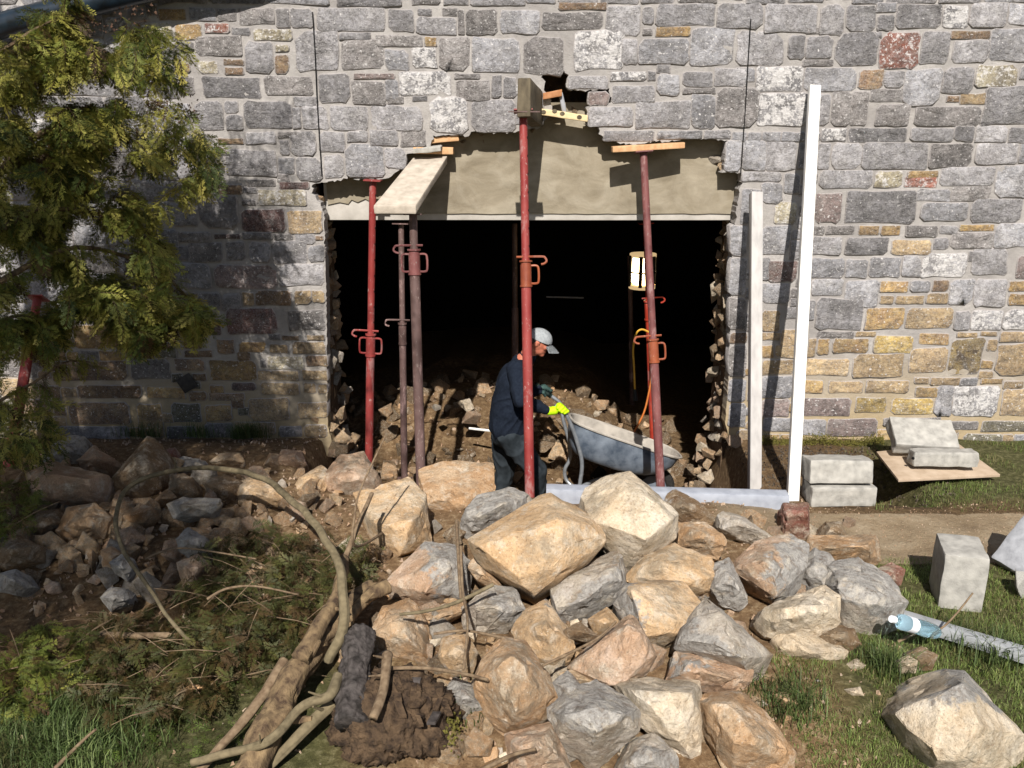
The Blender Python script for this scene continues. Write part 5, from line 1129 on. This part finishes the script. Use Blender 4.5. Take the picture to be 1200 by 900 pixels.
def tint(): return random.choice([.45, .5, .6, .68, .78, .85]) if random.random() > .1 else .08
for pl in OVER:
    p_ = smooth_path([Vector(q) for q in pl], 6); part('limb', tube('limb', p_, [.04*(1-.75*k/(len(p_)-1)) for k in range(len(p_))], BARK, 7), tree)
POLY = [([(-20, 15), (60, 12), (135, 25), (150, 90), (120, 170), (60, 255), (-20, 262)], 900, 5.3, .18), ([(-20, 20), (60, 12), (130, 18), (190, 30), (212, 55), (196, 90), (205, 120), (238, 150), (247, 180), (242, 212), (205, 232), (160, 262), (110, 250), (60, 258), (-20, 262)], 1450, 5.15, .22),
        ([(-20, 225), (60, 245), (110, 235), (160, 252), (192, 300), (207, 332), (246, 374), (214, 392), (160, 400), (128, 368), (98, 345), (78, 380), (-20, 400)], 1500, 5.05, .22),
        ([(-20, 370), (72, 372), (60, 440), (58, 515), (22, 535), (-20, 530)], 260, 5.0, .2),
        ([(120, 375), (190, 372), (200, 385), (165, 402), (140, 400)], 90, 5.2, .1)]
for poly, n, Yc, sp in POLY:
    xs_ = [q[0] for q in poly]; ys_ = [q[1] for q in poly]; c = 0; g = 0
    while c < n and g < n*20:
        g += 1; x, y = random.uniform(min(xs_), max(xs_)), random.uniform(min(ys_), max(ys_))
        if not in_poly(x, y, poly): continue
        # clumps and gaps
        q = noise.noise(Vector((x*.018, y*.026, 1.3)))+.5*noise.noise(Vector((x*.05, y*.06, 7)))
        edge_ = min(1, max(0, (x-120)/110)) if y < 260 else min(1, max(0, (x-170)/80))
        if q < -.08+edge_*.12: continue
        Y = Yc+random.gauss(0, sp)+.0012*x-q*.35; p_ = V(x, y, Y)
        out = Vector((.35+random.uniform(-.9, .8), random.uniform(-.8, .35), random.uniform(-1.0, .15)))
        tn = tint()
        if q > .2 and random.random() < .35: tn = .06
        if q > .1: tn = min(1, tn+.12)
        fr.append((p_, out, random.uniform(-.9, .9), random.uniform(.09, .19), tn)); c += 1
for i, pl in enumerate(LIMB[:8]):
    p_ = wpath(pl)
    for q in p_[4:]:
        for _ in range(7 if i != 7 else 3): fr.append((q+Vector((random.gauss(0, .02), random.gauss(0, .03), random.gauss(0, .02))), (random.uniform(-.2, 1), random.uniform(-.6, .4), random.uniform(-1, .1)), random.uniform(-1, 1), random.uniform(.07, .13), tint()))
foliage('crown', fr, CONIFER, tree)
# woody cone clusters among the sprays
bm = bmesh.new()
for cx, cy, n, s in ((160, 15, 40, 14), (115, 30, 30, 12), (195, 125, 60, 18), (205, 130, 30, 12), (200, 195, 60, 20), (150, 200, 30, 15), (140, 235, 30, 10), (155, 310, 50, 16), (165, 330, 30, 10), (200, 370, 50, 18), (175, 375, 30, 12), (225, 362, 22, 7), (105, 128, 20, 10)):
    for _ in range(n):
        p_ = V(random.gauss(cx, s), random.gauss(cy, s*.45), 5.12+.0012*cx+random.uniform(-.12, .05)); tiny(p_, random.uniform(.006, .011))
props(part('cone_clusters', bm_mesh('cone_clusters', bm, plain('brown_cones', '#4a3326', '#8c6f5c', 60, .9, .003)), tree), kind='stuff')
fo = []
for pl, n in zip(OVER, (2000, 2200, 2200, 1600, 1700, 1100, 700)):
    p_ = smooth_path([Vector(q) for q in pl], 12)
    for _ in range(n):
        q = random.choice(p_[6:]); off = Vector((random.gauss(0, .3), random.gauss(0, .3), random.gauss(-.02, .16)))
        if noise.noise((q+off)*2.4) < -.04 or ((q+off).x > -1.75 and random.random() < .6): continue
        q2 = q+off
        d = q2-CAM; k = d.dot(FW)
        if k > 0 and 0 < 450-F*d.dot(UP)/k < 900 and abs(F*d.x/k) < 600: continue
        fo.append((q2, (random.uniform(-.5, 1), random.uniform(-.8, .6), random.uniform(-1, .1)), random.uniform(-1, 1), random.uniform(.18, .32), tint()))
foliage('upper_crown', fo, CONIFER, tree, TPLC)

# ---------------------------------------------------------------- cut branches on the ground
random.seed(41)
def seed_of(s): return sum(map(ord, s)) % 50
def gp(px, py, h): p_ = G(px, py, h); return p_
def cutbranch(label, spine, r0, mat, fronds=0, box=None, tlo=.25, thi=.9, name='cut_branch', cat='branch', group=None, seg=8):
    p_ = smooth_path([gp(*q) for q in spine], 6); o_ = p_[0]; root = empty(name, o_, label=label, cat=cat, group=group); n = len(p_)
    rad = [r0[0]+(r0[1]-r0[0])*k/(n-1) for k in range(n)]; rad = [r_*(1+.12*noise.noise(p_[k]*9)) for k, r_ in enumerate(rad)]
    if r0[0] > .018 and seg >= 8:
        bm = bmesh.new(); q_ = smooth_path(p_, 2); m_ = len(q_); rr_ = np.interp(np.linspace(0, n-1, m_), range(n), rad)
        q_ = [p+Vector((noise.noise(p*7), noise.noise(p*7+Vector((9, 0, 0))), noise.noise(p*7+Vector((0, 9, 0)))))*rr_[i]*.55 for i, p in enumerate(q_)]
        S = 26; add_tube(bm, q_, [float(x) for x in rr_], S); bm.normal_update()
        thick = r0[0] > .035 or r0[1] > .035
        for i, v in enumerate(bm.verts):
            a = (i % S)*2*math.pi/S; l = (i//S)/m_*(q_[0]-q_[-1]).length
            rd = noise.noise(Vector((math.cos(a)*3.2, math.sin(a)*3.2, l*7+seed_of(label))))+.5*noise.noise(Vector((math.cos(a)*7, math.sin(a)*7, l*16)))
            v.co += v.normal*rr_[min(i//S, m_-1)]*(.34 if thick else .16)*rd
        part('stem', bm_mesh('stem', bm, mat, True), root)
        for _ in range(3 if thick else 2):
            i = random.randrange(2, m_-2); d = Vector((random.uniform(-1, 1), random.uniform(-1, .2), random.uniform(0, 1))).normalized(); r_ = rr_[i]
            part('side_stub', tube('side_stub', [q_[i], q_[i]+d*r_*1.6, q_[i]+d*(r_*1.6+.05)+Vector((0, 0, .01))], [r_*.35, r_*.28, r_*.16], mat, 7), root)
    else: part('stem', tube('stem', p_, rad, mat, seg), root)
    return root, p_
cutbranch('long bent pale branch arching over the shaded rubble', [(385, 775, .27), (400, 740, .4), (405, 705, .5), (396, 660, .58), (375, 622, .62), (345, 590, .62), (312, 563, .6), (275, 551, .55), (220, 549, .5), (180, 557, .48), (150, 572, .45), (137, 600, .42), (137, 622, .4), (150, 655, .36), (175, 690, .3), (205, 733, .26), (230, 758, .2)], (.021, .007), MOSSB)
cutbranch('thick bark covered limb lying from the heap down to the bottom edge', [(436, 690, .3), (408, 712, .3), (378, 750, .28), (345, 790, .24), (325, 828, .2), (305, 870, .14), (290, 925, .06)], (.04, .062), BARK, seg=12)
cutbranch('shorter bark covered limb joining the thick one near its upper end', [(402, 655, .42), (396, 690, .4), (375, 730, .36), (350, 775, .3)], (.022, .035), BARK)
cutbranch('pale split branch at the bottom left of the thick limb', [(335, 775, .26), (312, 812, .2), (285, 845, .14), (255, 880, .08), (232, 905, .04)], (.022, .014), TWIG)
cutbranch('curved pale root running below the thick limb', [(398, 790, .3), (385, 815, .28), (350, 832, .24), (315, 868, .2), (280, 880, .15), (225, 893, .1)], (.02, .014), MOSSB)
cutbranch('mossy stick beside the curved root', [(392, 825, .2), (362, 850, .16), (335, 880, .1), (310, 905, .05)], (.024, .018), MOSSB)
cutbranch('thin forked twig standing in front of the red prop', [(448, 625, .3), (416, 640, .45), (416, 600, .62), (424, 570, .72), (452, 510, .9)], (.008, .004), TWIG)
cutbranch('short broken stick leaning beside the forked twig', [(404, 655, .4), (418, 620, .5), (436, 578, .58)], (.015, .010), TWIG)
cutbranch('upright thin stick between the pale boulders', [(535, 610, .45), (537, 650, .42), (540, 700, .36)], (.009, .007), TWIG)
cutbranch('thin twig hanging over the boulders left of the centre', [(540, 640, .52), (542, 690, .4), (548, 730, .38), (543, 785, .32)], (.007, .005), TWIG)
cutbranch('yellowish double twig lying across the pale speckled boulder', [(468, 720, .38), (500, 716, .38), (535, 706, .38), (578, 685, .42)], (.007, .009), MOSSB)
cutbranch('straight thin twig lying under the double one', [(508, 743, .32), (545, 739, .33), (592, 748, .36)], (.006, .006), TWIG)
cutbranch('reddish twig from the stump to the olive boulder', [(458, 783, .32), (500, 783, .33), (545, 790, .36), (572, 797, .38)], (.008, .006), TWIG)
cutbranch('grey twig lying on the boulder at the bottom', [(560, 905, .2), (600, 885, .3), (628, 878, .34)], (.009, .006), TWIG)
cutbranch('short dry twig between the centre boulders', [(636, 780, .38), (668, 765, .4), (700, 748, .42), (722, 728, .44)], (.006, .004), TWIG)
cutbranch('thin bent twig in the grass by the bottle', [(1052, 752, .04), (1075, 742, .08), (1100, 738, .12), (1120, 720, .18), (1140, 695, .26)], (.007, .004), TWIG)
cutbranch('pale cut stick lying across the brushwood', [(117, 744, .12), (160, 745, .14), (215, 744, .15)], (.016, .014), TWIG)
cutbranch('grey twig low in the left brushwood', [(60, 905, .05), (95, 870, .1), (112, 855, .15)], (.008, .005), TWIG)
cutbranch('bleached forked twig above the brushwood', [(170, 655, .3), (195, 645, .32), (225, 643, .33), (300, 655, .34)], (.006, .004), TWIG)
cutbranch('reddish white twig arching over the brushwood', [(243, 702, .3), (265, 690, .34), (300, 687, .36), (350, 697, .34)], (.007, .004), TWIG)
cutbranch('pale broken stick in the lower brushwood', [(205, 815, .1), (222, 806, .12), (240, 805, .13)], (.011, .009), FRESH)
# brushwood foliage: three heaps
def heap(label, poly, n, base, hmax, tl, th, mat=CUTCON, Ls=(.06, .11)):
    cx = sum(q[0] for q in poly)/len(poly); cy = sum(q[1] for q in poly)/len(poly); root = empty('cut_conifer_branch', gp(cx, cy, 0), label=label, cat='cut foliage'); fr = []; c = 0
    xs_ = [q[0] for q in poly]; ys_ = [q[1] for q in poly]
    bm = bmesh.new()
    while c < n:
        x, y = random.uniform(min(xs_), max(xs_)), random.uniform(min(ys_), max(ys_))
        if not in_poly(x, y, poly): continue
        q = noise.noise(Vector((x*.02, y*.03, 5)))+.5*noise.noise(Vector((x*.06, y*.07, 8)))
        if q < -.22: c += .3; continue
        p_ = gp(x, y, base+random.uniform(0, hmax)*(1+q)); c += 1
        fr.append((p_, (random.uniform(-.8, .9), random.uniform(-.9, .3), random.uniform(-.75, .35)), random.uniform(-1.4, 1.4), random.uniform(*Ls), random.uniform(tl, th) if random.random() > .15 else .1))
        if random.random() < .06:
            a = Vector((random.uniform(-1, 1), random.uniform(-.6, .3), random.uniform(-.4, .5))).normalized()*random.uniform(.1, .28); add_tube(bm, [p_, p_+a*.5+Vector((0, 0, .01)), p_+a], [.0025, .002, .0012], 5)
    props(part('twigs', bm_mesh('twigs', bm, TWIG, True), root), kind='stuff'); foliage('foliage', fr, mat, root)
heap('heap of cut conifer foliage between the bent branch and the thick limb', [(225, 640), (290, 620), (400, 628), (438, 640), (430, 680), (395, 700), (360, 760), (325, 790), (270, 800), (215, 790), (200, 720)], 1500, .08, .2, .4, .85)
heap('brownish conifer cuttings under the lower end of the bent branch', [(95, 730), (200, 700), (230, 740), (270, 800), (240, 830), (130, 840), (60, 800)], 800, .03, .11, .3, .7)
heap('dark conifer cuttings in the shade at the left edge', [(-20, 570), (40, 560), (50, 600), (10, 625), (-20, 620)], 260, .1, .2, .45, .6, CONIFER)
heap('dark green cuttings in the shade at the lower left', [(-20, 745), (90, 725), (110, 790), (40, 830), (-20, 820)], 500, .02, .1, .4, .6, CONIFER)

# ---------------------------------------------------------------- stump and log
random.seed(51)
p0, p1 = gp(420, 742, .36), gp(412, 850, .2)
lg = smooth_path([p0, p0*.7+p1*.3, p0*.4+p1*.6, p1], 6)
o_ = p0; lr = empty('black_log', o_, label='short black peeling log end beside the rotten stump', cat='log')
bm = bmesh.new(); add_tube(bm, lg, [.062*(1+.1*noise.noise(p*12)) for p in lg], 22)
bmesh.ops.subdivide_edges(bm, edges=bm.edges[:], cuts=3, use_grid_fill=True); bm.normal_update()
for v in bm.verts: v.co += v.normal*(.016*noise.noise(Vector((v.co.x*30, v.co.y*8, v.co.z*30)))+.008*noise.noise(v.co*70))
part('stem', bm_mesh('stem', bm, BARKD, True), lr)
cc = gp(462, 838, .14); st = empty('rotten_stump', cc, label='dark purple brown rotten stump with flaking wood at the bottom', cat='stump')
bm = bmesh.new(); bmesh.ops.create_icosphere(bm, subdivisions=6, radius=1)
for v in bm.verts:
    c = v.co.copy(); r_ = 1+.22*noise.noise(c*2+Vector((4, 0, 0)))+.11*noise.noise(Vector((c.x*12, c.y*3, c.z*3)))+.07*noise.noise(Vector((c.x*26, c.y*7, c.z*7)))+.05*noise.noise(c*22)+.03*noise.noise(c*45)
    v.co = Vector((c.x*.24, c.y*.2, c.z*.15))*r_
    if v.co.x < 0: v.co.z *= 1.0
me = bm_mesh('wood', bm, ROOT, True); link('wood', me, st)
for k in range(16):
    a = random.uniform(-.2, .22); b = random.uniform(-.2, .02); q = cc+Vector((a, b, .15-abs(a)*.25))
    bm = bmesh.new(); d_ = Vector((random.uniform(-.3, .3), -.5, random.uniform(-.4, .1))).normalized()*random.uniform(.03, .07); hexa(bm, box8(q, (random.uniform(.008, .02), 0, 0), d_*.6, (0, 0, .006)))
    part('bark_flake', bm_mesh('bark_flake', bm, random.choice([ROOT, BARKD, BARKD, FRESH if k == 3 else ROOT])), st)
bm = bmesh.new()
for k in range(160): tiny(gp(random.gauss(530, 6), random.gauss(850, 11), .12+random.uniform(0, .05)), .008)
props(part('moss_patch', bm_mesh('moss_patch', bm, MOSS), st), kind='stuff')
cutbranch('broken grey stick stuck in the rotten stump', [(455, 768, .36), (452, 800, .33), (437, 840, .3)], (.02, .016), TWIG)
cutbranch('mass of tangled roots above the black log', [(400, 735, .3), (430, 700, .34), (455, 690, .34)], (.02, .035), BARK, seg=10)

# ---------------------------------------------------------------- grass and herbs: stuff
random.seed(61)
def blades(name, label, pts, Lr, wr, mat, tl, th, lean=.5, cat='grass'):
    n = len(pts); P = np.array(pts); r = NR; L = r.uniform(*Lr, n); w = r.uniform(*wr, n); a = r.uniform(0, 2*math.pi, n); le = r.uniform(.1, lean, n)
    dx, dy = np.cos(a), np.sin(a); side = np.stack([-dy, dx, 0*dx], 1)*w[:, None]*.5
    d1 = np.stack([dx*le*.35*L, dy*le*.35*L, L*.55], 1); d2 = np.stack([dx*le*L*1.2, dy*le*L*1.2, L*(1-.45*le)], 1)
    Vx = np.stack([P-side, P+side, P+d1+side*.8, P+d1-side*.8, P+d2], 1).reshape(-1, 3)
    i0 = np.arange(n)*5; li = np.stack([i0, i0+1, i0+2, i0+3, i0+3, i0+2, i0+4], 1).ravel(); ls = np.stack([np.arange(n)*7, np.arange(n)*7+4], 1).ravel()
    me = bpy.data.meshes.new(name); me.vertices.add(len(Vx)); me.vertices.foreach_set('co', Vx.astype(np.float32).ravel()); me.loops.add(len(li)); me.loops.foreach_set('vertex_index', li.astype(np.int32))
    me.polygons.add(len(ls)); me.polygons.foreach_set('loop_start', ls.astype(np.int32)); me.update(calc_edges=True)
    t = r.uniform(tl, th, n); clump = np.array([noise.noise(Vector((p[0]*3, p[1]*3, 2))) for p in pts]); t = np.clip(t+clump*.5, 0, 1); floatattr(me, 'tint', np.repeat(t, 5)); me.materials.append(mat)
    return props(link(name, me), label, cat, kind='stuff')
pts = []
while len(pts) < 62000:
    X, Y = random.uniform(.7, 3.3), random.uniform(2.2, 4.52); d = noise.noise(Vector((X*2.5, Y*2.5, 0)))+.4*noise.noise(Vector((X*8, Y*8, 0)))
    lim = 1.12+.12*noise.noise(Vector((Y*3, 0, 0)))+(.0 if Y < 3.4 else .5)
    if X < lim-.25 or (X < lim and random.random() < .7) or d < random.uniform(-.55, -.1) or (Y > 4.42 and random.random() < .6): continue
    pts.append((X, Y, hgt(X, Y)-.004))
blades('lawn_grass', 'short trampled green grass on the right between heap and path', pts, (.012, .045), (.0015, .0035), GRASS, .05, .95, .95)
pts = []
while len(pts) < 8000:
    X, Y = random.uniform(2.3, 4.4), random.uniform(5.15, 6.45); d = noise.noise(Vector((X*2.5, Y*2.5, 3)))
    if X < 2.75 and Y > 5.3 and random.random() < .93: continue
    if d < random.uniform(-.2, .3): continue
    pts.append((X, Y, hgt(X, Y)-.004))
blades('verge_grass', 'patchy grass between the wall and the path on the right', pts, (.015, .05), (.0015, .0035), GRASS, .0, .7, .95)
pts = []
for cx, cy, n, s in ((75, 850, 700, .14), (110, 885, 600, .15), (30, 890, 500, .16), (60, 830, 350, .08), (1040, 800, 350, .06), (1165, 770, 500, .09), (1120, 750, 250, .06), (920, 850, 300, .08), (560, 855, 250, .04)):
    p_ = gp(cx, cy, 0)
    for _ in range(n): X, Y = random.gauss(p_.x, s), random.gauss(p_.y, s*.7); pts.append((X, Y, hgt(X, Y)-.005))
blades('long_grass', 'tufts of longer blue green grass at the lower left and in the lawn', pts, (.06, .17), (.003, .0055), LONGG, .2, .9, .8)
pts = []
for cx, cy, n, s in ((295, 540, 420, .07), (235, 540, 160, .06), (170, 545, 160, .08), (285, 536, 160, .05)):
    p_ = V(cx, cy, 6.32)
    for _ in range(n): X, Y = random.gauss(p_.x, s), min(6.46, random.gauss(6.33, .04)); pts.append((X, Y, hgt(X, Y)+.03))
blades('grass_tuft', 'green tufts growing at the foot of the shaded wall', pts, (.05, .17), (.003, .005), LONGG, .2, .8, .6)
# small leafed weeds
fr = []
for k in range(1500):
    x, y = random.uniform(-10, 330), random.uniform(800, 905)
    if noise.noise(Vector((x*.02, y*.04, 3))) < -.05: continue
    p_ = gp(x, y, 0); p_.z = hgt(p_.x, p_.y)+random.uniform(.005, .05)
    fr.append((p_, (random.uniform(-1, 1), random.uniform(-1, .4), random.uniform(.05, .8)), random.uniform(-1, 1), random.uniform(.03, .06), random.choice([.1, .4, .6, .8, .9])))
w_ = foliage('ground_weeds', fr, HERB, None, TPLC); props(w_, 'low leafy weeds covering the ground at the lower left', 'weeds', kind='stuff')
# moss strip and debris along the wall foot on the right
bm = bmesh.new()
for k in range(4200):
    x = random.uniform(885, 1036); y = random.gauss(519, 4)+3*math.sin(x*.09)
    Yv = 6.46-random.random()*.12; p_ = V(x, y, Yv); 
    if p_.z < hgt(p_.x, p_.y)-.01: p_.z = hgt(p_.x, p_.y)
    tiny(p_, random.uniform(.003, .008))
props(link('wall_moss', bm_mesh('wall_moss', bm, MOSS)), 'olive moss along the foot of the wall right of the white timber', 'moss', kind='stuff')
bm = bmesh.new()
for k in range(1600):
    X = random.uniform(1.7, 3.0); Y = random.uniform(5.4, 6.3); s = random.uniform(.004, .014); tiny((X, Y, hgt(X, Y)+s*.5), s)
props(link('dead_leaves', bm_mesh('dead_leaves', bm, plain('dead_leaf_litter', '#2e2620', '#75695a', 60, .9, .004))), 'dark leaf litter and debris in the ditch beside the plywood', 'litter', kind='stuff')
# bed of soil that carries the moss strip
bm = bmesh.new(); L0 = V(885, 524, 6.42); L1 = V(1040, 528, 6.42); hexa(bm, box8(((L0.x+L1.x)/2, 6.36, .0), ((L1.x-L0.x)/2, 0, 0), (0, .135, .02), (0, 0, .06)))
